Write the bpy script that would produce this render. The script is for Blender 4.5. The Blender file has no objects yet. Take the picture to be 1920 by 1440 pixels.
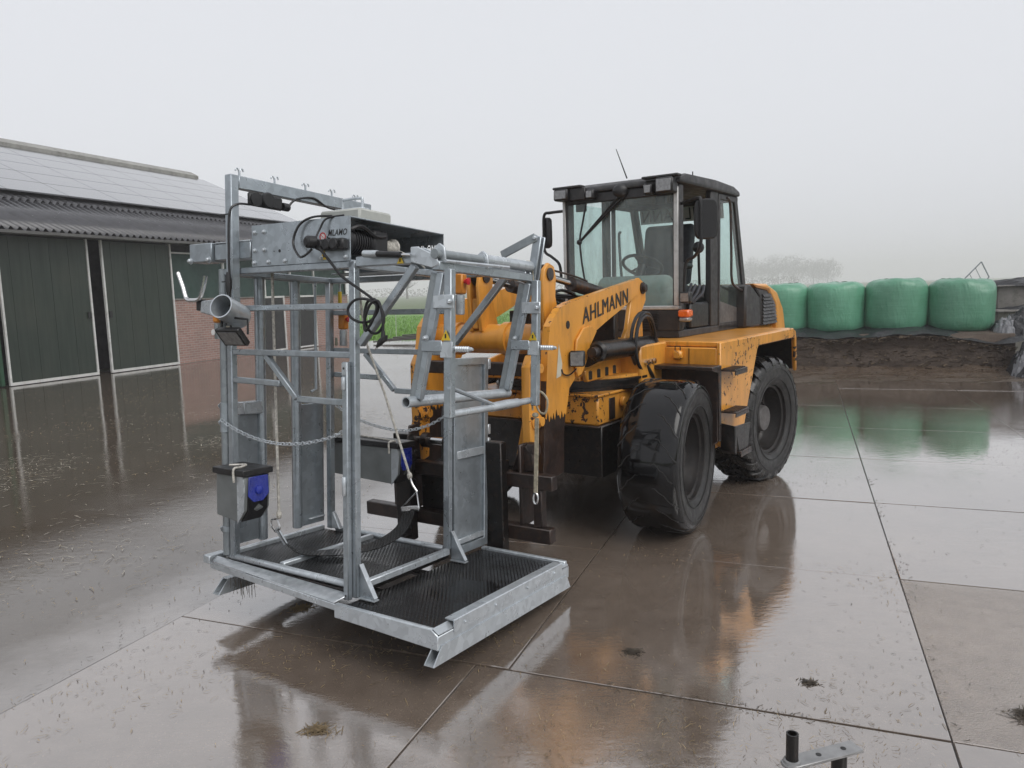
import bpy, bmesh, math, random
from mathutils import Vector, Matrix, noise
from math import sin, cos, pi, radians, sqrt, atan2
random.seed(7)
SC = 1.19                                   # design units -> metres
scene = bpy.context.scene
COL = scene.collection
V3 = Vector

# ------------------------------------------------------------------ camera
def make_camera():
    cd = bpy.data.cameras.new('camera'); co = bpy.data.objects.new('camera', cd); COL.objects.link(co)
    pitch = math.atan(173.6/1415.0); r = radians(1.73)
    Fw = V3((0, cos(pitch), -sin(pitch))); R0 = V3((1,0,0)); U0 = V3((0, sin(pitch), cos(pitch)))
    U = R0*sin(r)+U0*cos(r); R = R0*cos(r)-U0*sin(r)
    m = Matrix((R, U, -Fw)).transposed().to_4x4(); m.translation = V3((0,0,1.7*SC))
    co.matrix_world = m
    cd.sensor_width = 36.0; cd.lens = 36.0*1415/1920; cd.clip_start = .05; cd.clip_end = 3000
    scene.camera = co
make_camera()

# ------------------------------------------------------------------ world, sun, exposure
SUN_EL, SUN_AZ = radians(48), radians(135)     # azimuth clockwise from +Y
w = bpy.data.worlds.new('World'); scene.world = w; w.use_nodes = True
nt = w.node_tree; bg = nt.nodes['Background']
sky = nt.nodes.new('ShaderNodeTexSky'); sky.sky_type = 'NISHITA'; sky.sun_disc = False
sky.sun_elevation = SUN_EL; sky.sun_rotation = SUN_AZ; sky.dust_density = 6; sky.air_density = 1; sky.ozone_density = 1
hs = nt.nodes.new('ShaderNodeHueSaturation'); hs.inputs['Saturation'].default_value = .10
mx = nt.nodes.new('ShaderNodeMix'); mx.data_type = 'RGBA'; mx.inputs[0].default_value = .80
nt.links.new(sky.outputs[0], hs.inputs['Color']); nt.links.new(hs.outputs[0], mx.inputs[6])
mx.inputs[7].default_value = (8.35, 8.55, 9.10, 1)      # cloud deck: an even grey over the clear sky
nt.links.new(mx.outputs[2], bg.inputs['Color']); bg.inputs['Strength'].default_value = .11
sd = bpy.data.lights.new('sun', 'SUN'); sd.energy = 1.3; sd.angle = radians(40); sd.color = (1, .97, .93)
so = bpy.data.objects.new('sun', sd); COL.objects.link(so)
dv = V3((sin(SUN_AZ)*cos(SUN_EL), cos(SUN_AZ)*cos(SUN_EL), sin(SUN_EL)))
so.rotation_euler = dv.to_track_quat('Z', 'Y').to_euler(); so.location = dv*60
scene.view_settings.view_transform = 'Standard'; scene.view_settings.look = 'None'
scene.view_settings.exposure = 0; scene.view_settings.gamma = 1
scene.render.engine = 'CYCLES'
cy = scene.cycles
cy.use_denoising = True; cy.max_bounces = 8; cy.volume_bounces = 2; cy.transparent_max_bounces = 12; cy.caustics_reflective = False; cy.caustics_refractive = False
try: cy.denoiser = 'OPENIMAGEDENOISE'
except Exception: pass

# ------------------------------------------------------------------ frames (u right, v away, w up)
class Frame:
    def __init__(s, o, yaw, tilt=0):
        a = radians(yaw); t = radians(tilt)
        s.o = V3(o); s.u = V3((cos(a), -sin(a), 0)); v = V3((sin(a), cos(a), 0)); z = V3((0,0,1))
        s.w = z*cos(t)+v*sin(t); s.v = v*cos(t)-z*sin(t)
    def __call__(s, u, v, w): return s.o+s.u*u+s.v*v+s.w*w
FC = Frame((-.768, 3.441, .338), 32.1, 4.0)    # the crush, tipped back on the forks
FK = Frame((-.768, 3.441, 0), 32.1)            # boom and fork carriage
FB = Frame((1.259, 5.079, 0), 36.0)            # loader body
FY = Frame((0, 0, 0), 21.17)                   # yard slabs and barn
FW = Frame((0, 0, 0), 0)

# ------------------------------------------------------------------ materials
MATS = {}
def newmat(name):
    m = bpy.data.materials.new(name); m.use_nodes = True; MATS[name] = m
    return m, m.node_tree, m.node_tree.nodes['Principled BSDF']
def N(t, k, **kw):
    n = t.nodes.new(k)
    for a, b in kw.items():
        if a in n.inputs: n.inputs[a].default_value = b
        else: setattr(n, a, b)
    return n
def coords(t, kind='Object'):
    if kind == 'Position': return t.nodes.new('ShaderNodeNewGeometry').outputs['Position']
    return t.nodes.new('ShaderNodeTexCoord').outputs[kind]
def mapping(t, src, scale=(1,1,1), rot=(0,0,0)):
    n = t.nodes.new('ShaderNodeMapping'); n.inputs['Scale'].default_value = scale; n.inputs['Rotation'].default_value = rot
    t.links.new(src, n.inputs['Vector']); return n.outputs[0]
def noise_n(t, src, scale, detail=4, rough=.55, dist=0):
    n = N(t, 'ShaderNodeTexNoise', Scale=scale, Detail=detail, Roughness=rough, Distortion=dist)
    t.links.new(src, n.inputs['Vector']); return n.outputs['Fac']
def ramp(t, src, stops):
    n = t.nodes.new('ShaderNodeValToRGB'); e = n.color_ramp.elements
    while len(e) < len(stops): e.new(.5)
    for q, (p, c) in zip(e, stops):
        q.position = p; q.color = tuple(c)+(1,) if not isinstance(c, (int, float)) else (c, c, c, 1)
    t.links.new(src, n.inputs[0]); return n.outputs[0]
def mixc(t, fac, a, b, mode='MIX'):
    n = t.nodes.new('ShaderNodeMix'); n.data_type = 'RGBA'; n.blend_type = mode
    for i, s in ((0, fac), (6, a), (7, b)):
        if isinstance(s, (int, float)): n.inputs[i].default_value = s
        elif isinstance(s, tuple): n.inputs[i].default_value = s+(1,) if len(s) == 3 else s
        else: t.links.new(s, n.inputs[i])
    return n.outputs[2]
def math_n(t, op, a, b=0.0):
    n = t.nodes.new('ShaderNodeMath'); n.operation = op
    for i, s in ((0, a), (1, b)):
        if isinstance(s, (int, float)): n.inputs[i].default_value = s
        else: t.links.new(s, n.inputs[i])
    return n.outputs[0]
def bump(t, bs, h, strength=.3, dist=.01, prev=None):
    n = N(t, 'ShaderNodeBump', Strength=strength, Distance=dist); t.links.new(h, n.inputs['Height'])
    if prev: t.links.new(prev, n.inputs['Normal'])
    if bs: t.links.new(n.outputs[0], bs.inputs['Normal'])
    return n.outputs[0]
def simple(name, col, rough=.5, metal=0, var=.25, scale=6, bmp=0, bscale=60, coat=0, dirt=None, dirt_amt=.4, kind='Position', ior=1.5):
    m, t, b = newmat(name); c = coords(t, kind)
    f = noise_n(t, c, scale, 5)
    lo = tuple(x*(1-var) for x in col); hi = tuple(min(1, x*(1+var*.7)) for x in col)
    col_o = ramp(t, f, [(.3, lo), (.7, hi)])
    if dirt:
        f2 = noise_n(t, c, scale*2.7, 6, .65)
        col_o = mixc(t, ramp(t, f2, [(.5, 0), (.72, dirt_amt)]), col_o, dirt)
    t.links.new(col_o, b.inputs['Base Color'])
    t.links.new(ramp(t, noise_n(t, c, scale*3, 4), [(.3, max(.02, rough*.75)), (.7, min(1, rough*1.25))]), b.inputs['Roughness'])
    b.inputs['Metallic'].default_value = metal; b.inputs['IOR'].default_value = ior
    if coat: b.inputs['Coat Weight'].default_value = coat; b.inputs['Coat Roughness'].default_value = .08
    if bmp: bump(t, b, noise_n(t, c, bscale, 4), bmp, .01)
    return m

def mk_galv(name, base=(.36,.40,.43), rough=.33, metal=.62):
    m, t, b = newmat(name); c = coords(t, 'Position')
    vo = N(t, 'ShaderNodeTexVoronoi', Scale=26.0); t.links.new(c, vo.inputs['Vector'])
    sp = ramp(t, vo.outputs['Color'], [(.2, tuple(x*.90 for x in base)), (.8, tuple(min(1, x*1.09) for x in base))])
    st = noise_n(t, mapping(t, c, (9,9,1.6)), 1.3, 5, .55)
    col = mixc(t, ramp(t, st, [(.50, 0), (.78, .45)]), sp, tuple(x*.68 for x in base))
    wh = noise_n(t, c, 2.6, 4, .6)
    col = mixc(t, ramp(t, wh, [(.55, 0), (.80, .22)]), col, (.60,.63,.66))
    t.links.new(col, b.inputs['Base Color']); b.inputs['Metallic'].default_value = metal
    t.links.new(ramp(t, noise_n(t, c, 6, 4), [(.3, rough*.7), (.7, rough*1.25)]), b.inputs['Roughness'])
    return m
mk_galv('galv'); mk_galv('galv_light', (.52,.56,.59), .32, .5); mk_galv('galv_dull', (.29,.32,.335), .45, .45)

def mk_paint(name, chips, col=(.79,.345,.045), thr=.695):
    m, t, b = newmat(name); c = coords(t, 'Position')
    base = ramp(t, noise_n(t, c, 2.2, 5), [(.3, tuple(x*.82 for x in col)), (.7, col)])
    grime = noise_n(t, mapping(t, c, (3.5,3.5,1.1)), 1.5, 6, .65)
    base = mixc(t, ramp(t, grime, [(.46, 0), (.76, .62)]), base, (.20,.085,.022))
    run = noise_n(t, mapping(t, c, (16,16,.9)), 1.2, 4, .6)
    base = mixc(t, math_n(t, 'MULTIPLY', ramp(t, run, [(.56, 0), (.70, .5)]), ramp(t, noise_n(t, c, 1.1, 3), [(.42, 0), (.62, 1)])), base, (.085,.045,.02))
    fade = noise_n(t, c, .9, 3); base = mixc(t, ramp(t, fade, [(.5, 0), (.72, .35)]), base, (.80,.42,.11))
    base = mixc(t, ramp(t, noise_n(t, c, 30, 5, .7), [(.66, 0), (.72, .5)]), base, (.13,.06,.03))
    ch = noise_n(t, c, 20, 6, .62, .3); lo = noise_n(t, c, 1.5, 2)
    mask = math_n(t, 'ADD', ch, math_n(t, 'MULTIPLY', math_n(t, 'SUBTRACT', lo, .5), chips))
    mk = ramp(t, mask, [(thr, 0), (thr+.015, 1)])
    rust = ramp(t, noise_n(t, c, 60, 4), [(.35, (.018,.013,.012)), (.7, (.075,.030,.015))])
    t.links.new(mixc(t, mk, base, rust), b.inputs['Base Color'])
    t.links.new(ramp(t, mk, [(0, .30), (1, .75)]), b.inputs['Roughness'])
    b.inputs['Coat Weight'].default_value = .15; b.inputs['Coat Roughness'].default_value = .15
    bump(t, b, mask, .12, .004)
    return m
mk_paint('orange', .0); mk_paint('orange_chipped', .55, thr=.64)
simple('orange_plain', (.66,.245,.03), .4, 0, .2, 8)
simple('black_plastic', (.012,.012,.013), .42, 0, .3, 10, .08, 90)
simple('cab_grey', (.026,.0255,.027), .5, 0, .3, 5, .05, 80, dirt=(.09,.08,.068), dirt_amt=.35)
simple('black_steel', (.009,.008,.0075), .34, .2, .4, 9, .15, 30, dirt=(.05,.028,.018), dirt_amt=.6)
simple('brown_steel', (.028,.018,.015), .38, .15, .5, 7, .2, 30, dirt=(.085,.042,.022), dirt_amt=.5)
simple('worn_steel', (.05,.044,.042), .35, .4, .5, 9, .2, 40, dirt=(.20,.075,.02), dirt_amt=.5)
simple('chrome', (.6,.6,.6), .18, 1, .1, 8)
simple('silver_strip', (.55,.55,.54), .4, .3, .2, 6, dirt=(.2,.19,.17), dirt_amt=.4)
simple('tyre_wet', (.004,.004,.0045), .075, 0, .4, 5, .10, 14, dirt=(.016,.015,.013), dirt_amt=.5, ior=1.45)
simple('tyre_side', (.015,.0145,.0145), .5, 0, .35, 6, .1, 60, dirt=(.042,.037,.031), dirt_amt=.5)
simple('tyre_tread', (.014,.0135,.013), .28, 0, .4, 6, .15, 30, dirt=(.04,.035,.028), dirt_amt=.5)
simple('rim_dark', (.014,.012,.011), .5, .2, .4, 9, .1, 40, dirt=(.045,.032,.026), dirt_amt=.5)
simple('hub_grey', (.12,.113,.11), .5, .2, .3, 9)
simple('rope', (.55,.53,.48), .85, 0, .45, 55)
simple('rope_dirty', (.40,.36,.27), .85, 0, .4, 40)
simple('white_paint', (.62,.62,.60), .5, 0, .15, 3, dirt=(.33,.31,.27), dirt_amt=.5)
simple('blue_plastic', (.02,.036,.30), .28, 0, .3, 10, coat=.3)
simple('red_plastic', (.55,.02,.03), .4, 0, .1, 8)
simple('yellow_sticker', (.75,.52,.03), .45, 0, .1, 9)
simple('sticker_white', (.75,.74,.72), .45, 0, .1, 9)
simple('ink_and_hole_shade', (.015,.014,.014), .5, 0, .2, 20)  # near-black for print, also for shade painted into holes and near-plate letters
simple('amber', (.75,.14,.02), .25, 0, .1, 10, coat=.5)
simple('lens', (.25,.255,.26), .2, .2, .3, 40, .2, 60, coat=.6)
simple('gearmotor', (.018,.018,.02), .45, .2, .3, 12)
simple('cardboard_beige', (.55,.52,.42), .7, 0, .15, 12)
simple('control_grey', (.42,.43,.40), .6, 0, .15, 8)
simple('seat_fabric', (.045,.047,.055), .85, 0, .3, 12)
simple('winch_grey', (.20,.215,.215), .45, .3, .2, 6)
simple('dark_ground_joint', (.05,.039,.031), .42, 0, .4, 9)
simple('tree_bark', (.085,.07,.058), .95, 0, .3, 4)
simple('twig', (.10,.082,.066), .95, 0, .3, 4)
simple('stone_block', (.23,.215,.195), .8, 0, .25, 2.5, .3, 25, dirt=(.08,.075,.06), dirt_amt=.7)
simple('straw', (.30,.225,.12), .7, 0, .45, 14)
simple('chaff_pale', (.42,.38,.31), .6, 0, .3, 14)
simple('straw_mid', (.16,.115,.06), .7, 0, .5, 14)
simple('straw_dark', (.055,.042,.028), .7, 0, .5, 14)
simple('steel_bar', (.30,.30,.30), .42, .5, .25, 12, .1, 60)
simple('green_trim', (.02,.07,.035), .5, 0, .2, 3)
simple('barn_inside', (.012,.013,.014), .8, 0, .2, 2)
simple('gutter', (.19,.19,.19), .5, .1, .2, 3)
simple('curtain', (.026,.056,.047), .55, 0, .3, 2)
simple('dash_pale', (.30,.35,.32), .6, 0, .15, 6)
simple('plank', (.05,.042,.036), .6, 0, .4, 4)

def mk_mat_rubber():
    m, t, b = newmat('rubber_mat'); c = coords(t, 'Position')
    r = mapping(t, c, (1,1,1), (0,0,radians(32.1)))
    def wave(rot):
        w_ = N(t, 'ShaderNodeTexWave', Scale=15.0); w_.wave_type = 'BANDS'; w_.bands_direction = 'X'
        t.links.new(mapping(t, c, (1,1,1), (0,0,radians(rot))), w_.inputs['Vector']); return w_.outputs['Fac']
    h = math_n(t, 'MULTIPLY', wave(32.1+35), wave(32.1-35))
    big = noise_n(t, c, 3.0, 3)
    t.links.new(ramp(t, big, [(.3, (.004,.004,.0045)), (.7, (.011,.0105,.0105))]), b.inputs['Base Color'])
    t.links.new(ramp(t, noise_n(t, c, 3.2, 4), [(.40, .05), (.60, .22)]), b.inputs['Roughness'])
    flood = ramp(t, noise_n(t, c, 2.1, 3), [(.40, .12), (.56, 1)])
    bump(t, b, math_n(t, 'MULTIPLY', h, flood), .8, .010)
mk_mat_rubber()
def mk_checker():
    m, t, b = newmat('checker_plate'); c = coords(t, 'Object')
    r = mapping(t, c, (1,1,1), (0,0,radians(32.1+45)))
    br = N(t, 'ShaderNodeTexBrick', Scale=34.0); br.offset = .5; t.links.new(r, br.inputs['Vector'])
    t.links.new(ramp(t, noise_n(t, c, 20, 4), [(.3, (.34,.365,.385)), (.7, (.52,.55,.57))]), b.inputs['Base Color'])
    b.inputs['Metallic'].default_value = .55; b.inputs['Roughness'].default_value = .28
    bump(t, b, br.outputs['Fac'], .6, .006)
mk_checker()
def mk_glass(name, tint, alpha=.30):
    m, t, b = newmat(name)
    b.inputs['Base Color'].default_value = tint+(1,); b.inputs['Roughness'].default_value = .03; b.inputs['IOR'].default_value = 1.5
    tr = N(t, 'ShaderNodeBsdfTransparent'); tr.inputs[0].default_value = tuple(min(1, x*1.0) for x in tint)+(1,)
    gl = N(t, 'ShaderNodeBsdfGlossy', Roughness=.02); df = N(t, 'ShaderNodeBsdfDiffuse'); df.inputs[0].default_value = (.42,.47,.46,1)
    fr = N(t, 'ShaderNodeFresnel', IOR=1.45)
    c = coords(t, 'Position')
    dirt = ramp(t, noise_n(t, mapping(t, c, (5,5,1.2)), 2.5, 6, .7), [(.35, alpha*.35), (.75, alpha)])  # dirt streaks; the windscreen's stronger share also paints in pale sky reflection
    s1 = t.nodes.new('ShaderNodeMixShader'); t.links.new(dirt, s1.inputs[0]); t.links.new(tr.outputs[0], s1.inputs[1]); t.links.new(df.outputs[0], s1.inputs[2])
    s2 = t.nodes.new('ShaderNodeMixShader'); t.links.new(math_n(t, 'MULTIPLY', fr.outputs[0], math_n(t, 'SUBTRACT', 1.0, t.nodes.new('ShaderNodeNewGeometry').outputs['Backfacing'])), s2.inputs[0]); t.links.new(s1.outputs[0], s2.inputs[1]); t.links.new(gl.outputs[0], s2.inputs[2])
    t.links.new(s2.outputs[0], t.nodes['Material Output'].inputs['Surface'])
mk_glass('glass_teal', (.92,.985,.975), .26); mk_glass('glass_side', (.915,.985,.972), .08)

def mk_concrete(name, rough_slab=0.0, puddle=.55, brown=1.0, cior=2.5, slurry=False):
    m, t, b = newmat(name); c = coords(t, 'Position')
    n1 = noise_n(t, c, .55, 5, .6); n2 = noise_n(t, c, 7, 6, .65); n3 = noise_n(t, c, 60, 3, .6)
    col = ramp(t, n1, [(.3, (.140*brown,.105*brown,.080*brown)), (.7, (.270*brown,.215*brown,.172*brown))])
    col = mixc(t, .35, col, ramp(t, n2, [(.3, (.060*brown,.045*brown,.035*brown)), (.75, (.22*brown,.18*brown,.15*brown))]))
    col = mixc(t, ramp(t, n3, [(.60, 0), (.70, .45)]), col, (.33*brown,.27*brown,.20*brown))
    t.links.new(col, b.inputs['Base Color'])
    pm = noise_n(t, mapping(t, c, (1,1.0,1)), .42, 4, .55, .4)
    wet = ramp(t, math_n(t, 'ADD', pm, math_n(t, 'MULTIPLY', math_n(t, 'SUBTRACT', noise_n(t, c, 4.5, 5, .7), .5), .22)), [(puddle-.10, 0), (puddle+.05, 1)])                 # 0 = standing water, 1 = damp film
    rg = math_n(t, 'ADD', math_n(t, 'MULTIPLY', wet, .045+.08*rough_slab), .010)
    rg = math_n(t, 'ADD', rg, math_n(t, 'MULTIPLY', math_n(t, 'MULTIPLY', n2, wet), .05))
    if slurry:
        dp = t.nodes.new('ShaderNodeVectorMath'); dp.operation = 'DOT_PRODUCT'; dp.inputs[1].default_value = tuple(FY.u); t.links.new(c, dp.inputs[0])
        e = math_n(t, 'ADD', dp.outputs['Value'], math_n(t, 'MULTIPLY', math_n(t, 'SUBTRACT', noise_n(t, mapping(t, c, (1,1,1), (0,0,0)), .9, 5, .65), .5), 1.6))
        film = ramp(t, math_n(t, 'MULTIPLY', math_n(t, 'ADD', e, 8.0), .1), [(.35, 1), (.44, 0)])     # thin slurry left of the plates
        col = mixc(t, math_n(t, 'MULTIPLY', film, .6), col, (.062,.052,.038)); t.links.new(col, b.inputs['Base Color'])
        t.links.new(math_n(t, 'SUBTRACT', 1.0, math_n(t, 'MULTIPLY', film, .72)), b.inputs['Coat Weight'])
        t.links.new(math_n(t, 'SUBTRACT', 1.85, math_n(t, 'MULTIPLY', film, .50)), b.inputs['IOR'])
    t.links.new(rg, b.inputs['Roughness'])
    b.inputs['IOR'].default_value = 1.85
    b.inputs['Coat Weight'].default_value = 1.0; b.inputs['Coat IOR'].default_value = cior
    t.links.new(math_n(t, 'MULTIPLY', rg, .7), b.inputs['Coat Roughness'])
    h1 = noise_n(t, c, 95, 4, .7)
    hw = math_n(t, 'MULTIPLY', h1, math_n(t, 'ADD', math_n(t, 'MULTIPLY', wet, .25+1.3*rough_slab), .03))
    p = bump(t, None, hw, .22+.5*rough_slab, .006)
    rip = noise_n(t, mapping(t, c, (3.0,6.5,1)), 2.4, 3, .5, .6)
    rip2 = math_n(t, 'MULTIPLY', noise_n(t, mapping(t, c, (9,22,1), (0,0,radians(-12))), 1.6, 4, .65, .4), ramp(t, noise_n(t, c, .8, 3), [(.42, .15), (.62, 1)]))
    p2 = bump(t, None, rip2, .09, .008, bump(t, None, rip, .05, .012, p))
    t.links.new(p2, b.inputs['Normal']); t.links.new(p2, b.inputs['Coat Normal'])
mk_concrete('concrete_wet', 0, .52); mk_concrete('concrete_flooded', 0, .58, .8, 2.6, True); mk_concrete('concrete_rough', 1.0, .25, 1.5)

def mk_field():
    m, t, b = newmat('grass_field'); c = coords(t, 'Position')
    n1 = noise_n(t, c, .25, 5); n2 = noise_n(t, c, 6, 5, .7)
    col = mixc(t, .5, ramp(t, n1, [(.3, (.080,.110,.045)), (.7, (.115,.155,.065))]), ramp(t, n2, [(.3, (.068,.095,.038)), (.75, (.14,.18,.08))]))
    t.links.new(col, b.inputs['Base Color']); b.inputs['Roughness'].default_value = .8
    bump(t, b, n2, .5, .05)
mk_field()
simple('near_meadow', (.13,.26,.05), .8, 0, .45, 1.2, .5, 6)
simple('grass_blade', (.17,.33,.055), .7, 0, .4, 3)
def mk_cladding():
    m, t, b = newmat('green_cladding'); c = coords(t, 'Position')
    st = noise_n(t, mapping(t, c, (7,7,.5)), 1.5, 5, .6)
    col = ramp(t, st, [(.3, (.015,.025,.018)), (.72, (.030,.042,.032))])
    col = mixc(t, ramp(t, noise_n(t, c, .8, 4), [(.45, 0), (.75, .5)]), col, (.046,.050,.037))
    t.links.new(col, b.inputs['Base Color']); b.inputs['Roughness'].default_value = .42
    bump(t, b, st, .1, .01)
mk_cladding()
def mk_brick():
    m, t, b = newmat('brick'); c = coords(t, 'Object')
    br = N(t, 'ShaderNodeTexBrick', Scale=1.0)
    br.inputs['Color1'].default_value = (.35,.20,.165,1); br.inputs['Color2'].default_value = (.27,.15,.125,1); br.inputs['Mortar'].default_value = (.36,.33,.30,1)
    br.inputs['Brick Width'].default_value = .23; br.inputs['Row Height'].default_value = .077; br.inputs['Mortar Size'].default_value = .009
    # wall plane: run (local y along the wall) and height
    sx = t.nodes.new('ShaderNodeSeparateXYZ'); t.links.new(c, sx.inputs[0]); cb = t.nodes.new('ShaderNodeCombineXYZ')
    t.links.new(sx.outputs[1], cb.inputs[0]); t.links.new(sx.outputs[2], cb.inputs[1]); t.links.new(cb.outputs[0], br.inputs['Vector'])
    col = mixc(t, ramp(t, noise_n(t, c, 1.6, 5), [(.4, 0), (.8, .45)]), br.outputs['Color'], (.20,.16,.14))
    t.links.new(col, b.inputs['Base Color']); b.inputs['Roughness'].default_value = .75
    bump(t, b, br.outputs['Fac'], -.4, .008)
mk_brick()
simple('fibre_cement', (.060,.060,.066), .22, 0, .25, 2.5, .1, 40, dirt=(.06,.06,.058), dirt_amt=.6)
simple('ridge_cement', (.29,.285,.265), .7, 0, .25, 2.5, .15, 30, dirt=(.13,.13,.11), dirt_amt=.7)
def mk_solar():
    m, t, b = newmat('solar_panel'); c = coords(t, 'Object')
    b.inputs['Base Color'].default_value = (.028,.030,.038,1); b.inputs['Roughness'].default_value = .16; b.inputs['IOR'].default_value = 1.6
    b.inputs['Coat Weight'].default_value = 1; b.inputs['Coat Roughness'].default_value = .1; b.inputs['Coat IOR'].default_value = 1.6
mk_solar()
def mk_wrap():
    m, t, b = newmat('bale_wrap'); c = coords(t, 'Object')
    st = noise_n(t, mapping(t, c, (1.5,1.5,22)), 1.3, 4, .6); bl = noise_n(t, c, 2.2, 4)
    col = ramp(t, bl, [(.3, (.070,.235,.140)), (.7, (.110,.320,.200))])
    col = mixc(t, ramp(t, st, [(.4, 0), (.75, .45)]), col, (.15,.37,.25))
    oi = t.nodes.new('ShaderNodeObjectInfo'); hv = N(t, 'ShaderNodeHueSaturation'); t.links.new(col, hv.inputs['Color'])
    t.links.new(math_n(t, 'ADD', math_n(t, 'MULTIPLY', oi.outputs['Random'], .3), .85), hv.inputs['Value']); col = hv.outputs[0]
    t.links.new(col, b.inputs['Base Color']); b.inputs['Roughness'].default_value = .38
    b.inputs['Coat Weight'].default_value = .25; b.inputs['Coat Roughness'].default_value = .2
    wr = noise_n(t, mapping(t, c, (5,5,1.5)), 1.6, 5, .65, .8)
    p = bump(t, None, wr, .8, .035); bump(t, b, st, .25, .010, p)
mk_wrap()
def mk_sheet():
    m, t, b = newmat('black_sheet'); c = coords(t, 'Position')
    b.inputs['Base Color'].default_value = (.018,.019,.022,1); b.inputs['Roughness'].default_value = .24
    bump(t, b, noise_n(t, c, 9, 5, .7, 1.5), .8, .04)
    m, t, b = newmat('white_sheet'); c = coords(t, 'Position')
    b.inputs['Base Color'].default_value = (.22,.225,.24,1); b.inputs['Roughness'].default_value = .35
    bump(t, b, noise_n(t, c, 9, 5, .7, 1.5), .8, .04)
mk_sheet()
def mk_silage():
    m, t, b = newmat('silage'); c = coords(t, 'Position')
    ly = noise_n(t, mapping(t, c, (1.2,1.2,14)), 1.5, 6, .7); f = noise_n(t, c, 26, 5, .75)
    col = ramp(t, ly, [(.3, (.050,.037,.029)), (.7, (.105,.078,.058))])
    col = mixc(t, ramp(t, f, [(.5, 0), (.75, .6)]), col, (.155,.110,.068))
    t.links.new(col, b.inputs['Base Color']); b.inputs['Roughness'].default_value = .85
    bump(t, b, f, .9, .03)
    m, t, b = newmat('silage_loose'); c = coords(t, 'Position')
    f = noise_n(t, c, 14, 6, .75)
    t.links.new(ramp(t, f, [(.3, (.045,.031,.020)), (.72, (.165,.115,.062))]), b.inputs['Base Color']); b.inputs['Roughness'].default_value = .8
    bump(t, b, f, 1, .05)
mk_silage()
def mk_mud():
    m, t, b = newmat('mud'); c = coords(t, 'Position'); f = noise_n(t, c, 9, 6, .75)
    t.links.new(ramp(t, f, [(.3, (.050,.035,.025)), (.72, (.120,.087,.060))]), b.inputs['Base Color'])
    t.links.new(ramp(t, noise_n(t, mapping(t, c, (1,3,1)), 1.2, 5, .6), [(.42, .06), (.58, .6)]), b.inputs['Roughness'])
    b.inputs['Coat Weight'].default_value = .3; b.inputs['Coat Roughness'].default_value = .15; bump(t, b, f, .6, .03)
mk_mud()

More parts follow.
